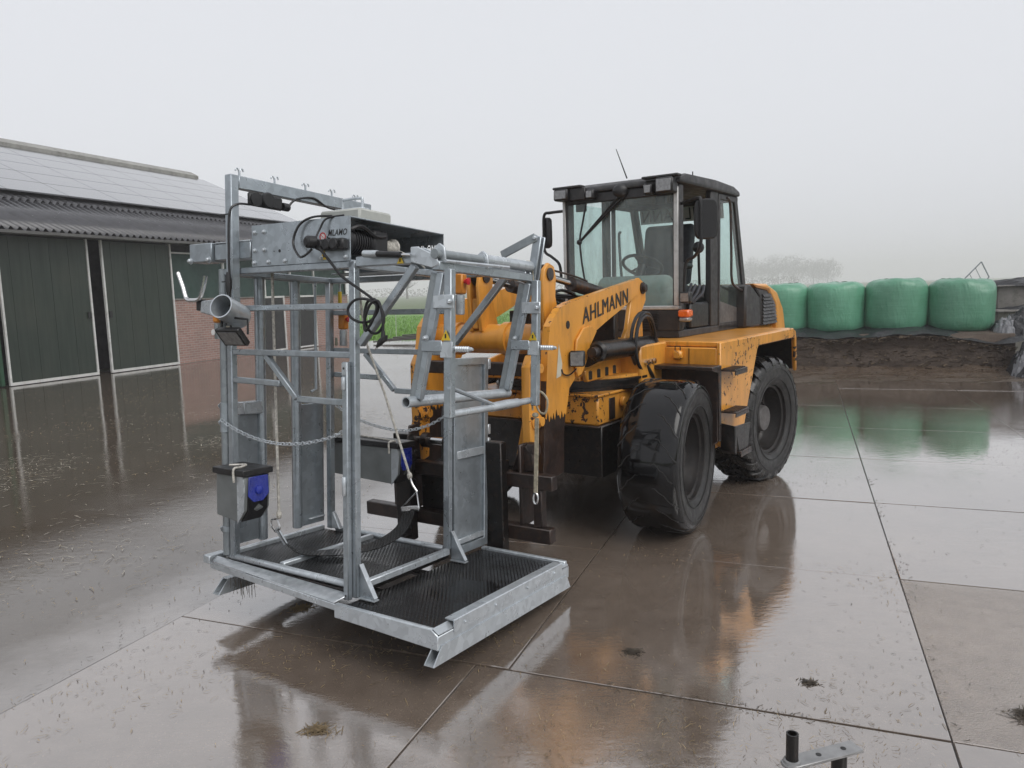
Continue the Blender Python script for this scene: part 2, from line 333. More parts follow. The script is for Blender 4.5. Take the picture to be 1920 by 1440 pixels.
# ------------------------------------------------------------------ mesh helpers
def wt(o):
    return o.location.copy() if o.parent is None else o.location+wt(o.parent)
def basis(d):
    d = d.normalized(); a = V3((0,0,1)) if abs(d.z) < .92 else V3((1,0,0))
    s = d.cross(a).normalized(); return s, s.cross(d).normalized(), d
class MB:
    def __init__(s): s.v = []; s.f = []
    def add(s, vs, fs):
        k = len(s.v); s.v += [V3(p) for p in vs]; s.f += [tuple(i+k for i in f) for f in fs]; return s
    def hexa(s, p):      # p: 4 bottom ccw, 4 top
        return s.add(p, [(3,2,1,0),(4,5,6,7),(0,1,5,4),(1,2,6,5),(2,3,7,6),(3,0,4,7)])
    def box(s, F, u0, u1, v0, v1, w0, w1):
        return s.hexa([F(u0,v0,w0),F(u1,v0,w0),F(u1,v1,w0),F(u0,v1,w0),F(u0,v0,w1),F(u1,v0,w1),F(u1,v1,w1),F(u0,v1,w1)])
    def beam(s, p0, p1, a, b, side=None):   # a across, b in the other direction
        p0 = V3(p0); p1 = V3(p1); d = (p1-p0).normalized()
        if side is None: x, y, _ = basis(d)
        else:
            x = V3(side); x = (x-d*x.dot(d)).normalized(); y = d.cross(x)
        x = x*a/2; y = y*b/2
        return s.hexa([p0-x-y,p0+x-y,p0+x+y,p0-x+y,p1-x-y,p1+x-y,p1+x+y,p1-x+y])
    def tube(s, pts, r, n=10, closed=False, cap=True):
        pts = [V3(p) for p in pts]; m = len(pts); rs = r if isinstance(r, (list, tuple)) else [r]*m
        def tan(i):
            if closed: return (pts[(i+1)%m]-pts[i-1]).normalized()
            return (pts[min(i+1,m-1)]-pts[max(i-1,0)]).normalized()
        x, y, d = basis(tan(0)); k = len(s.v)
        for i in range(m):
            d2 = tan(i); x = (x-d2*x.dot(d2)).normalized(); y = d2.cross(x)
            for j in range(n):
                a = 2*pi*j/n; s.v.append(pts[i]+(x*cos(a)+y*sin(a))*rs[i])
        for i in range(m if closed else m-1):
            for j in range(n):
                a = k+i*n; b = k+((i+1)%m)*n; s.f.append((a+j, a+(j+1)%n, b+(j+1)%n, b+j))
        if cap and not closed:
            s.f.append(tuple(k+j for j in range(n))[::-1]); s.f.append(tuple(k+(m-1)*n+j for j in range(n)))
        return s
    def pipe(s, p0, p1, r, t=.006, n=14):   # hollow, open ends
        p0 = V3(p0); p1 = V3(p1); x, y, d = basis(p1-p0); k = len(s.v)
        for p, rr in ((p0,r),(p1,r),(p1,r-t),(p0,r-t)):
            for j in range(n): a = 2*pi*j/n; s.v.append(p+(x*cos(a)+y*sin(a))*rr)
        for q in range(4):
            for j in range(n): a = k+q*n; b = k+((q+1)%4)*n; s.f.append((a+j, a+(j+1)%n, b+(j+1)%n, b+j))
        return s
    def lathe(s, c, axis, prof, n=32, cap=True):   # prof: (radius, offset along axis)
        c = V3(c); x, y, d = basis(V3(axis)); k = len(s.v); m = len(prof)
        for r, h in prof:
            for j in range(n): a = 2*pi*j/n; s.v.append(c+d*h+(x*cos(a)+y*sin(a))*r)
        for i in range(m-1):
            for j in range(n): a = k+i*n; b = a+n; s.f.append((a+j, a+(j+1)%n, b+(j+1)%n, b+j))
        if cap and prof[0][0] > .001: s.f.append(tuple(k+j for j in range(n))[::-1])
        if cap and prof[-1][0] > .001: s.f.append(tuple(k+(m-1)*n+j for j in range(n)))
        return s
    def prism(s, pts, off):
        pts = [V3(p) for p in pts]; n = len(pts); off = V3(off); k = len(s.v)
        s.v += pts+[p+off for p in pts]
        s.f.append(tuple(k+i for i in range(n))[::-1]); s.f.append(tuple(k+n+i for i in range(n)))
        for i in range(n): j = (i+1)%n; s.f.append((k+i, k+j, k+n+j, k+n+i))
        return s
    def ring(s, outer, inner, off):     # flat frame between two loops of equal length, extruded
        n = len(outer); off = V3(off); k = len(s.v)
        s.v += [V3(p) for p in outer]+[V3(p) for p in inner]+[V3(p)+off for p in outer]+[V3(p)+off for p in inner]
        for i in range(n):
            j = (i+1)%n
            s.f += [(k+j,k+i,k+n+i,k+n+j),(k+2*n+i,k+2*n+j,k+3*n+j,k+3*n+i),(k+i,k+j,k+2*n+j,k+2*n+i),(k+n+j,k+n+i,k+3*n+i,k+3*n+j)]
        return s
    def ball(s, c, r, n=8, m=6, sc=(1,1,1)):
        c = V3(c); k = len(s.v)
        for i in range(m+1):
            t = pi*i/m
            for j in range(n): a = 2*pi*j/n; s.v.append(c+V3((sin(t)*cos(a)*r*sc[0], sin(t)*sin(a)*r*sc[1], cos(t)*r*sc[2])))
        for i in range(m):
            for j in range(n): a = k+i*n; s.f.append((a+j, a+n+j, a+n+(j+1)%n, a+(j+1)%n))
        return s
    def quad(s, a, b, c, d): return s.add([a,b,c,d], [(0,1,2,3)])
    def build(s, name, mat, parent=None, bev=0, smooth=True, seg=1, fix=True):
        o = V3((0,0,0)) if parent is None else wt(parent)
        me = bpy.data.meshes.new(name)
        me.from_pydata([p*SC-o for p in s.v], [], s.f); me.validate()
        if fix or bev:
            bm = bmesh.new(); bm.from_mesh(me)
            bmesh.ops.remove_doubles(bm, verts=bm.verts, dist=1e-6)
            if fix: bmesh.ops.recalc_face_normals(bm, faces=bm.faces)
            if bev:
                ed = [e for e in bm.edges if len(e.link_faces) == 2 and e.calc_face_angle(0) > .5]
                bmesh.ops.bevel(bm, geom=ed, offset=bev*SC, segments=seg, profile=.5, affect='EDGES', clamp_overlap=True)
            bm.to_mesh(me); bm.free()
        if smooth:
            me.shade_smooth(); me.set_sharp_from_angle(angle=radians(38))
        me.materials.append(MATS[mat])
        ob = bpy.data.objects.new(name, me); COL.objects.link(ob)
        if parent is not None: ob.parent = parent
        return ob
def root(name, loc, label, cat, group=None):
    o = bpy.data.objects.new(name, None); COL.objects.link(o); o.empty_display_size = .2
    o.location = V3(loc)*SC; o['label'] = label; o['category'] = cat
    if group: o['group'] = group
    return o
def sub(name, parent, loc):      # an Empty part that holds sub-parts
    o = bpy.data.objects.new(name, None); COL.objects.link(o); o.empty_display_size = .1
    o.parent = parent; o.location = V3(loc)*SC-wt(parent); return o
def tag(o, label, cat, group=None, kind=None):
    o['label'] = label; o['category'] = cat
    if group: o['group'] = group
    if kind: o['kind'] = kind
    return o
def struct(o): o['kind'] = 'structure'; return o
def recenter(o):
    """put the origin of a single-mesh thing at the base of its mesh"""
    me = o.data; n = len(me.vertices)
    xs = [v.co for v in me.vertices]; lo = V3((min(p.x for p in xs), min(p.y for p in xs), min(p.z for p in xs))); hi = V3((max(p.x for p in xs), max(p.y for p in xs), 0))
    c = V3(((lo.x+hi.x)/2, (lo.y+hi.y)/2, lo.z)); me.transform(Matrix.Translation(-c)); o.location = c; return o
def spline(pts, n=6):
    pts = [V3(p) for p in pts]; out = []
    for i in range(len(pts)-1):
        p0 = pts[max(i-1,0)]; p1 = pts[i]; p2 = pts[i+1]; p3 = pts[min(i+2,len(pts)-1)]
        for k in range(n):
            t = k/n; out.append(.5*((2*p1)+(p2-p0)*t+(2*p0-5*p1+4*p2-p3)*t*t+(3*p1-p0-3*p2+p3)*t**3))
    return out+[pts[-1]]
def text_geo(s, bold=0.0, shear=0.0, depth=0.0):
    cu = bpy.data.curves.new('lettering', 'FONT'); cu.body = s; cu.size = 1; cu.space_character = 1.08; cu.offset = bold; cu.shear = shear; cu.extrude = depth; cu.resolution_u = 3
    ob = bpy.data.objects.new('lettering', cu); COL.objects.link(ob)
    me = bpy.data.meshes.new_from_object(ob.evaluated_get(bpy.context.evaluated_depsgraph_get()))
    vs = [v.co.copy() for v in me.vertices]; fs = [tuple(p.vertices) for p in me.polygons]
    bpy.data.objects.remove(ob); bpy.data.curves.remove(cu); bpy.data.meshes.remove(me)
    x0 = min(v.x for v in vs); x1 = max(v.x for v in vs); y0 = min(v.y for v in vs); y1 = max(v.y for v in vs)
    return [V3(((v.x-x0)/(x1-x0), (v.y-y0)/(y1-y0), v.z)) for v in vs], fs
def lettering(mb, s, p00, ex, ey, nrm, bold=0., shear=0.):   # fills the parallelogram p00 + ex, ey
    vs, fs = text_geo(s, bold, shear); nrm = V3(nrm)
    return mb.add([V3(p00)+V3(ex)*v.x+V3(ey)*v.y+nrm for v in vs], fs)

# ================================================================== GROUND
yard = struct(MB().add([FY(-16.6,-6,-.009),FY(9,-6,-.009),FY(9,15.9,-.009),FY(-16.6,15.9,-.009),FY(-16.6,25,-.009),FY(-4,25,-.009),FY(-4,15.9,-.009)],
              [(0,1,2,3),(3,6,5,4)]).build('yard_bedding', 'dark_ground_joint', smooth=False, fix=False))
# water-covered poured apron left of the plates, gently uneven
apron = MB(); U0, U1, V0, V1 = -16.6, -3.134, -6, 24.9
nu, nv = 70, 110
def hgt(u, v): return -.004+.004*noise.noise(V3((u*.55, v*.55, 3.1)))+.0015*noise.noise(V3((u*2.1, v*2.1, 7.7)))
vs = []; fs = []
for j in range(nv+1):
    for i in range(nu+1):
        u = U0+(U1-U0)*i/nu; v = V0+(V1-V0)*j/nv; vs.append(FY(u, v, hgt(u, v)))
for j in range(nv):
    for i in range(nu): a = j*(nu+1)+i; fs.append((a, a+1, a+nu+2, a+nu+1))
apron.add(vs, fs); struct(apron.build('wet_apron', 'concrete_flooded', fix=False))
# concrete plates, each lying a little differently
us = [-3.13, -1.22, .54, 2.21, 3.93, 5.65, 7.37, 9.0]
vsr = [-5.25, -3.6, -1.95, -.3, 1.35, 3.0, 4.65, 6.26, 7.83, 9.5, 11.2, 13.06, 15.9]
rnd = random.Random(3)
G = .0035
for j in range(len(vsr)-1):
    for i in range(len(us)-1):
        sh = -.16 if vsr[j] < 2.9 and i in (0, 1) else 0
        u0 = us[i]+G+(sh if i == 1 else 0); u1 = us[i+1]-G+(-.16 if (vsr[j] < 2.9 and i == 0) else 0)
        v0 = vsr[j]+G; v1 = vsr[j+1]-G
        c = FY((u0+u1)/2, (v0+v1)/2, 0)
        fwd = c.y
        if fwd < -1.5 or abs(c.x) > .75*max(fwd, 0)+3.5: continue
        mb = MB(); tz = [rnd.uniform(-.0022,.0022) for _ in range(4)]; k = 6
        b0 = rnd.uniform(-.002,.002)
        top = []; cu = .003
        cs = [(u0,v0),(u1,v0),(u1,v1),(u0,v1)]
        # top inset ring (worn edge) and body
        ins = [(u0+cu,v0+cu),(u1-cu,v0+cu),(u1-cu,v1-cu),(u0+cu,v1-cu)]
        P = [FY(a,b,-.05) for a,b in cs]+[FY(a,b,b0+tz[q]-.0015) for q,(a,b) in enumerate(cs)]+[FY(a,b,b0+tz[q]) for q,(a,b) in enumerate(ins)]
        fs = [(8,9,10,11)]
        for q in range(4):
            r_ = (q+1)%4; fs += [(q,r_,4+r_,4+q),(4+q,4+r_,8+r_,8+q)]
        mb.add(P, fs)
        rough = (i == 2 and 2.9 < vsr[j] < 3.1)
        o = mb.build('concrete_plate', 'concrete_rough' if rough else 'concrete_wet', yard, smooth=False)
        if rough: o['label'] = 'coarse exposed-aggregate concrete plate'
# field to the horizon
fld = MB(); R = 1500
fld.add([FW(-R,-60,-.06),FW(R,-60,-.06),FW(R,R,-.06),FW(-R,R,-.06)], [(0,1,2,3)])
struct(fld.build('grass_field', 'grass_field', fix=False))
md = MB().add([FY(-40,25.05,-.052),FY(-2,25.05,-.052),FY(6,70,-.052),FY(-60,70,-.052)], [(0,1,2,3)]); struct(md.build('near_meadow', 'near_meadow', fix=False))

# ================================================================== BARN
barn = root('barn', FY(-15.9, 16, 0), 'long low green barn with solar roof and two tall sliding doors', 'barn')
VB0, VB1 = -4.0, 24.3; XW = -15.9
EAVE, RIDGE_U, RIDGE_W = 3.36, -22.9, 6.52
def roofw(u): return EAVE+(RIDGE_W-EAVE)*(u-(-15.5))/(RIDGE_U+15.5)
# brick plinth wall and openings
bw = MB().box(FY, XW-.25, XW, 15.86, VB1, 0, 1.74)
bw.box(FY, XW-.25, XW, VB0, 10.9, 0, 1.74)
bo = bw.build('brick_wall', 'brick', barn, smooth=False)
gw = MB().box(FY, XW-.2, XW-.02, VB0, 10.9, 1.75, 3.3).box(FY, XW-.2, XW-.05, 10.9, VB1, 3.24, 3.34)
gw.build('wall_cladding', 'green_cladding', barn, smooth=False)
# rear and gable walls, dark interior floor
gb = MB(); gb.prism([FY(XW-.02,VB1,0),FY(XW-.02,VB1,3.3),FY(RIDGE_U,VB1,RIDGE_W-.1),FY(-30.3,VB1,3.3),FY(-30.3,VB1,0)], FY.v*-.12)
gb.build('gable_wall', 'green_cladding', barn, smooth=False)
MB().box(FY, -30.3, -30.2, VB0, VB1, 0, 3.3).build('rear_wall', 'green_cladding', barn, smooth=False)
MB().box(FY, XW-1.4, XW-1.3, 10.9, 16.2, 0, 3.3).build('inner_partition', 'barn_inside', barn, smooth=False)
# sheets of green wind cloth between white posts, above the brick
pv = [15.92, 17.9, 19.7, 21.0, 22.3, 24.25]
for a, b in zip(pv[:-1], pv[1:]):
    MB().box(FY, XW-.09, XW-.06, a+.03, b-.03, 1.76, 3.0).build('curtain_panel', 'curtain', barn, smooth=False)
for a in pv:
    MB().box(FY, XW-.1, XW-.0, a-.03, a+.03, 1.75, 3.24).build('wall_post', 'white_paint', barn, bev=.004)
MB().box(FY, XW-.10, XW+.004, 15.9, VB1, 2.99, 3.03).build('curtain_rail', 'white_paint', barn)
MB().box(FY, XW-.30, XW+.03, 15.9, VB1, 1.741, 1.775).build('wall_coping', 'stone_block', barn)
MB().box(FY, XW-.26, XW-.22, 15.9, VB1, 3.03, 3.24).build('vent_gap', 'barn_inside', barn)
# a small white framed window and door further along the brick wall
for (a, b, z0, z1) in ((19.2, 20.5, .02, 1.72), (21.05, 22.2, .02, 1.72)):
    d = MB().box(FY, XW+.003, XW+.02, a, b, z0, z1).build('side_door', 'cab_grey', barn)
    MB().box(FY, XW+.021, XW+.05, a-.05, a+.01, z0, z1).box(FY, XW+.021, XW+.05, b-.01, b+.05, z0, z1).box(FY, XW+.021, XW+.05, a-.05, b+.05, z1, z1+.06).box(FY, XW+.021, XW+.05, a+.011, b-.011, z0, z0+.05).build('frame', 'white_paint', d)
# two sliding doors: green sheets with vertical ribs in white frames
for a, b, hand in ((11.09, 13.29, 13.17), (13.65, 15.82, 13.76)):
    d = MB(); nr = 9
    for k in range(nr):
        x0 = a+.05+(b-a-.1)*k/nr; x1 = a+.05+(b-a-.1)*(k+1)/nr
        d.box(FY, XW+.08, XW+.105+(.004 if k % 2 else 0), x0+.002, x1-.002, .06, 3.2)
    d = d.build('sliding_door', 'green_cladding', barn, smooth=False)
    MB().box(FY, XW+.075, XW+.13, a, a+.045, .012, 3.22).build('door_edge', 'white_paint', d)
    MB().box(FY, XW+.075, XW+.13, b-.045, b, .012, 3.22).build('door_edge', 'white_paint', d)
    MB().box(FY, XW+.076, XW+.129, a+.046, b-.046, .012, .075).build('bottom_rail', 'white_paint', d)
    MB().box(FY, XW+.131, XW+.15, hand-.04, hand+.04, 1.36, 1.52).build('handle', 'black_plastic', d)
# third door running off to the left
d = MB().box(FY, XW+.02, XW+.06, 8.7, 11.0, .03, 3.2).build('sliding_door', 'green_cladding', barn, smooth=False)
MB().box(FY, XW+.07, XW+.12, 10.9, 10.98, .03, 3.2).build('door_edge', 'green_trim', d)
MB().box(FY, XW+.02, XW+.16, 8.5, 16.1, 3.235, 3.31).build('door_track', 'gutter', barn)
# corrugated roof, real waves; both slopes
def corrug(u0, u1, side):
    mb = MB(); pitch = .195; n = int((VB1-VB0+.35)/pitch*6); ks = []
    k = 0; rows = [u0, (u0+u1)/2, u1] if side > 0 else [u0, u1]
    vs = []; fs = []
    for i in range(n+1):
        v = VB0+(VB1-VB0+.35)*i/n; h = .045*cos(2*pi*i/6)
        for u in rows:
            ww = roofw(u) if side > 0 else roofw(2*RIDGE_U-u)
            vs.append(FY(u, v, ww+h))
    m = len(rows)
    for i in range(n):
        for q in range(m-1): fs.append((i*m+q, (i+1)*m+q, (i+1)*m+q+1, i*m+q+1))
    return mb.add(vs, fs)
rf = corrug(-15.42, -17.5, 1).build('roof', 'fibre_cement', barn, fix=False)
so_ = rf.modifiers.new('sheet', 'SOLIDIFY'); so_.thickness = .012; so_.offset = -1
r2 = corrug(-17.42, RIDGE_U, 1)
r2.v = [p+V3((0,0,.03)) for p in r2.v]; r2.build('upper_roof', 'fibre_cement', barn, fix=False)
corrug(RIDGE_U, -30.6, -1).build('rear_roof', 'fibre_cement', barn, fix=False)
mb = MB(); mb.prism([FY(-15.38,VB0,3.215),FY(-15.28,VB0,3.215),FY(-15.26,VB0,3.275),FY(-15.28,VB0,3.275),FY(-15.30,VB0,3.232),FY(-15.37,VB0,3.232),FY(-15.40,VB0,3.275),FY(-15.42,VB0,3.275)], FY.v*(VB1-VB0+.3))
mb.build('gutter', 'gutter', barn)
mb = MB(); sl = (RIDGE_W-EAVE)/(-15.5-RIDGE_U)
mb.prism([FY(RIDGE_U-.55,VB0,RIDGE_W-.12),FY(RIDGE_U,VB0,RIDGE_W+.14),FY(RIDGE_U+.55,VB0,RIDGE_W-.12),FY(RIDGE_U+.55,VB0,RIDGE_W+.06),FY(RIDGE_U+.2,VB0,RIDGE_W+.24),FY(RIDGE_U-.2,VB0,RIDGE_W+.24),FY(RIDGE_U-.55,VB0,RIDGE_W+.06)], FY.v*(VB1-VB0-.15))
mb.build('ridge_cap', 'ridge_cement', barn)
mb = MB(); mb.beam(FY(-15.4,VB1+.36,roofw(-15.4)-.02), FY(RIDGE_U,VB1+.36,RIDGE_W-.0), .03, .16, FY.v)
mb.build('verge_board', 'gutter', barn)
# solar panels: five rows on rails above the sheets
rows = 5; pu0, pu1 = -17.62, -22.25
ncol = 17; pv0 = -3.6; pw = (24.3-pv0)/ncol
proto = None
for r_ in range(rows):
    a = pu0+(pu1-pu0)*r_/rows; b = pu0+(pu1-pu0)*(r_+1)/rows
    for c_ in range(ncol):
        v0 = pv0+pw*c_+.008; v1 = pv0+pw*(c_+1)-.008
        if v1 < 7.5: continue
        u0, u1 = a-.012, b+.012; L = .17
        mb = MB().hexa([FY(u0,v0,roofw(u0)+L),FY(u1,v0,roofw(u1)+L),FY(u1,v1,roofw(u1)+L),FY(u0,v1,roofw(u0)+L),FY(u0,v0,roofw(u0)+L+.035),FY(u1,v0,roofw(u1)+L+.035),FY(u1,v1,roofw(u1)+L+.035),FY(u0,v1,roofw(u0)+L+.035)])
        mb.build('solar_panel', 'solar_panel', barn, smooth=False)

# ================================================================== SILAGE CLAMP, BALES, SHEETS
clamp = MB(); nx, nz = 70, 10; vs = []; fs = []
def face_v(u, t): return 15.32+.10*noise.noise(V3((u*1.3, t*2.2, 1)))+.035*noise.noise(V3((u*6, t*9, 4)))+.10*t+max(0, u-2.9)*.25
def top_w(u): return .64+.05*noise.noise(V3((u*.8, 0, 9)))-max(0, u-2.4)*.16
for j in range(nz+1):
    for i in range(nx+1):
        u = -3.4+6.9*i/nx; t = j/nz; vs.append(FY(u, face_v(u, t), -.01+top_w(u)*t))
prof = [(15.6,.70),(16.4,.74),(17.6,.80),(20.5,.9),(24,.0)]
for (v, ww) in prof:
    for i in range(nx+1):
        u = -3.4+6.9*i/nx; vs.append(FY(u+ (.0 if v < 23 else 0), v, ww+.03*noise.noise(V3((u*1.5, v, 2)))))
m = nz+1+len(prof)
for j in range(m-1):
    for i in range(nx): a = j*(nx+1)+i; fs.append((a, a+1, a+nx+2, a+nx+1))
co = clamp.add(vs, fs).build('silage_clamp', 'silage', fix=False); tag(co, 'low brown silage clamp with cut face under the row of green bales', 'silage heap'); recenter(co)
# loose material at the foot and along the lip: strands of chopped grass
lo = MB(); rnd = random.Random(11)
for k in range(5200):
    u = rnd.uniform(-3.4, 3.5); q = rnd.random()
    if q < .55:
        d_ = abs(rnd.gauss(0, .28)); v = face_v(u, 0)-d_+.1; ww = max(.004, .15-.36*d_)*rnd.random()+.004
    elif q < .8: v = face_v(u, 1)+rnd.uniform(-.06,.12); ww = top_w(u)+rnd.uniform(-.06,.015)
    else: t = rnd.random(); v = face_v(u, t)-.012; ww = top_w(u)*t
    c = FY(u, v, ww); a = rnd.uniform(0, pi); L = rnd.uniform(.02,.085)
    d = V3((cos(a), sin(a), rnd.uniform(-.4,.3)))*L; s_ = V3((-sin(a), cos(a), rnd.uniform(.3,1)))*rnd.uniform(.004,.013)
    lo.add([c-d-s_, c+d-s_*.5, c+d+s_, c-d+s_], [(0,1,2,3)])
lo = lo.build('loose_silage', 'silage_loose', fix=False, smooth=False); lo['kind'] = 'stuff'; lo['label'] = 'loose chopped grass spilled along the clamp face'; lo['category'] = 'silage'
sp = MB(); vs = []; fs = []; NJ = 26
for j in range(NJ+1):
    for i in range(101):
        u = -3.4+7.6*i/100; t = j/NJ; edge = 2.15+.35*noise.noise(V3((u*.9, 0, 17)))
        lump = .5+.5*noise.noise(V3((u*2.3, t*7, 5)))+.35*noise.noise(V3((u*7, t*20, 8)))
        vs.append(FY(u, face_v(u, 0)+.12-edge*t, max(-.004, .15*(1-t)**5*(.7+.6*lump)+.022*lump*(1-t)**.6-.003-.004*t)))
for j in range(NJ):
    for i in range(100): a = j*101+i; fs.append((a, a+1, a+102, a+101))
# wet slope of mud spilled from the clamp
so2 = sp.add(vs, fs).build('silage_spill', 'mud', fix=False); so2['kind'] = 'stuff'; so2['label'] = 'wet trampled silage spilling onto the concrete'; so2['category'] = 'silage'
bl = [(-.42, 16.55, .52, 'wrapped green round bale half hidden behind the loader tail'),
      (.60, 16.5, .53, 'wrapped green round bale second from the loader tail'),
      (1.68, 16.45, .54, 'wrapped green round bale third from the loader tail, slightly taller'),
      (2.77, 16.45, .55, 'wrapped green round bale at the far right end of the row')]
for k, (u, v, r, lab) in enumerate(bl):
    b = root('wrapped_bale', FY(u, v, .70), lab, 'bale', 'green wrapped bales on the silage clamp')
    mb = MB(); prof = []; H = 1.0+(.03 if k == 2 else 0)
    for i in range(27):
        t = i/26; ang = pi*(t-.5); s_ = 1 if ang > 0 else -1
        zz = .5+.5*s_*abs(sin(ang))**.44; rr = max(.0, cos(ang))**.29*(r+.012)*(1+.02*sin(pi*t))
        prof.append((max(rr,.001), zz*H))
    nseg = 56
    mb.lathe(FY(u, v, .68), (0,0,1), prof, nseg)
    cc = FY(u, v, .68)
    for q in range(len(mb.v)):
        p = mb.v[q]-cc; n_ = .015+noise.noise(V3((p.x*2.0+k*9, p.y*2.0, p.z*1.7)))*.055+noise.noise(V3((p.x*6+k*5, p.y*6, p.z*3)))*.014
        mb.v[q] = cc+V3((p.x*(1+n_), p.y*(1+n_), p.z+(.05*noise.noise(V3((p.x*2.6, p.y*2.6, k*3.))) + .02*noise.noise(V3((p.x*8, p.y*8, k*3.))))*(1 if p.z > .8 else 0)))
    w_ = mb.build('wrap', 'bale_wrap', b)
    # loose tail of film on top
    mb = MB(); tp = [cc+V3((.35*cos(.5*k+q*.25), .35*sin(.5*k+q*.25)*.7, H+.012+.012*(q % 2))) for q in range(6)]
    for q in range(5): mb.quad(tp[q], tp[q+1], tp[q+1]+V3((.10,.05,-.01)), tp[q]+V3((.09,.06,-.012)))
    mb.build('film_tail', 'bale_wrap', b, fix=False)
# black sheet folded along the lip under the bales
sh = MB(); vs = []; fs = []
nx = 120; rowsn = 9
for j in range(rowsn):
    for i in range(nx+1):
        u = -3.2+7.2*i/nx; t = j/(rowsn-1)
        v = 15.42+.90*t+.05*noise.noise(V3((u*2, t*3, 12))); ww = top_w(u)+(.075 if t > .05 else .03)+.10*t+.06*noise.noise(V3((u*3.2, t*5, 21)))*(1-t*.3)+(.05*sin(u*9+t*5)*.3 if t < .5 else 0)
        if u > 3.2: ww += (u-3.2)*.25
        vs.append(FY(u, v, ww))
for j in range(rowsn-1):
    for i in range(nx): a = j*(nx+1)+i; fs.append((a, a+1, a+nx+2, a+nx+1))
o = sh.add(vs, fs).build('plastic_sheet', 'black_sheet', fix=False); tag(o, 'creased black plastic sheet lying under the green bales on the clamp edge', 'plastic sheet'); recenter(o)
# crumpled sheet heaps at the right
def heap(name, c, sx, sy, sz, mat, seed, label, n=26):
    mb = MB(); vs = []; fs = []
    for j in range(n+1):
        for i in range(n+1):
            a = 2*i/n-1; b = 2*j/n-1; rr = min(1, sqrt(a*a+b*b)); h = max(0, 1-rr**2)**.6
            q = V3((a*2.2+seed, b*2.2, seed)); h2 = h*(.75+.6*abs(noise.noise(q*1.6)))+.22*abs(noise.noise(q*4))*h
            vs.append(V3(c)+FY.u*(a*sx+.12*sx*noise.noise(q*2.3))+FY.v*(b*sy+.12*sy*noise.noise(q*2.9))+V3((0,0,h2*sz)))
    for j in range(n):
        for i in range(n): k = j*(n+1)+i; fs.append((k, k+1, k+n+2, k+n+1))
    o = mb.add(vs, fs).build(name, mat, fix=False); tag(o, label, 'plastic sheet'); recenter(o); return o
heap('plastic_sheet', FY(3.75,15.1,0), .45,.5,.62, 'black_sheet', 3, 'heap of crumpled black plastic sheet on the ground at the right end of the clamp')
heap('plastic_sheet', FY(3.52,14.95,.02), .2,.22,.40, 'white_sheet', 8, 'pale inside of crumpled sheet showing at the right edge by the ground')
heap('plastic_sheet', FY(3.75,16.1,.62), .55,.45,.42, 'black_sheet', 14, 'bunched black sheet lying beside the right-hand bale')
heap('plastic_sheet', FY(3.45,15.95,.66), .22,.25,.30, 'white_sheet', 19, 'pale folded sheet against the foot of the right-hand bale')
# stepped concrete block wall behind
for k, (u, v, z, L, lab) in enumerate(((3.62,17.6,.62,2.6,'lower grey concrete wall block right of the bales'),(3.75,18.3,1.10,3.0,'upper grey concrete wall block right of the bales, set back'))):
    mb = MB().box(FY, u, u+L, v, v+.6, z-.62 if k == 0 else z-.1, z+.42)
    o = mb.build('concrete_block', 'stone_block', bev=.02); tag(o, lab, 'concrete block', 'stepped concrete blocks behind the clamp'); recenter(o)
heap('plastic_sheet', FY(4.7,18.0,1.0), 1.2,.5,.12, 'black_sheet', 31, 'flat black sheet draped between the two concrete blocks')
heap('plastic_sheet', FY(5.0,18.7,1.50), 1.6,.5,.20, 'black_sheet', 41, 'black sheet on top of the upper concrete block')
heap('plastic_sheet', FY(0.2,19.4,.95), 2.8,1.0,.62, 'black_sheet', 52, 'dark covered silage hump seen between and behind the green bales')
# tilted metal gate frame poking up
g = root('metal_gate', FY(3.2,18.4,1.6), 'small tilted tubular gate frame sticking up above the right-hand bale', 'gate')
A = FY(3.15,18.4,1.66); B_ = FY(3.46,18.4,2.02); C_ = FY(3.61,18.4,1.70); D_ = A+(C_-B_)
for p, q in ((A,B_),(B_,C_),(C_,D_),(D_,A)): MB().tube([p, q], .012, 8).build('frame_tube', 'galv_dull', g)
for t in (.33,.66): MB().tube([A.lerp(B_, t), D_.lerp(C_, t)], .007, 6).build('gate_bar', 'galv_dull', g)

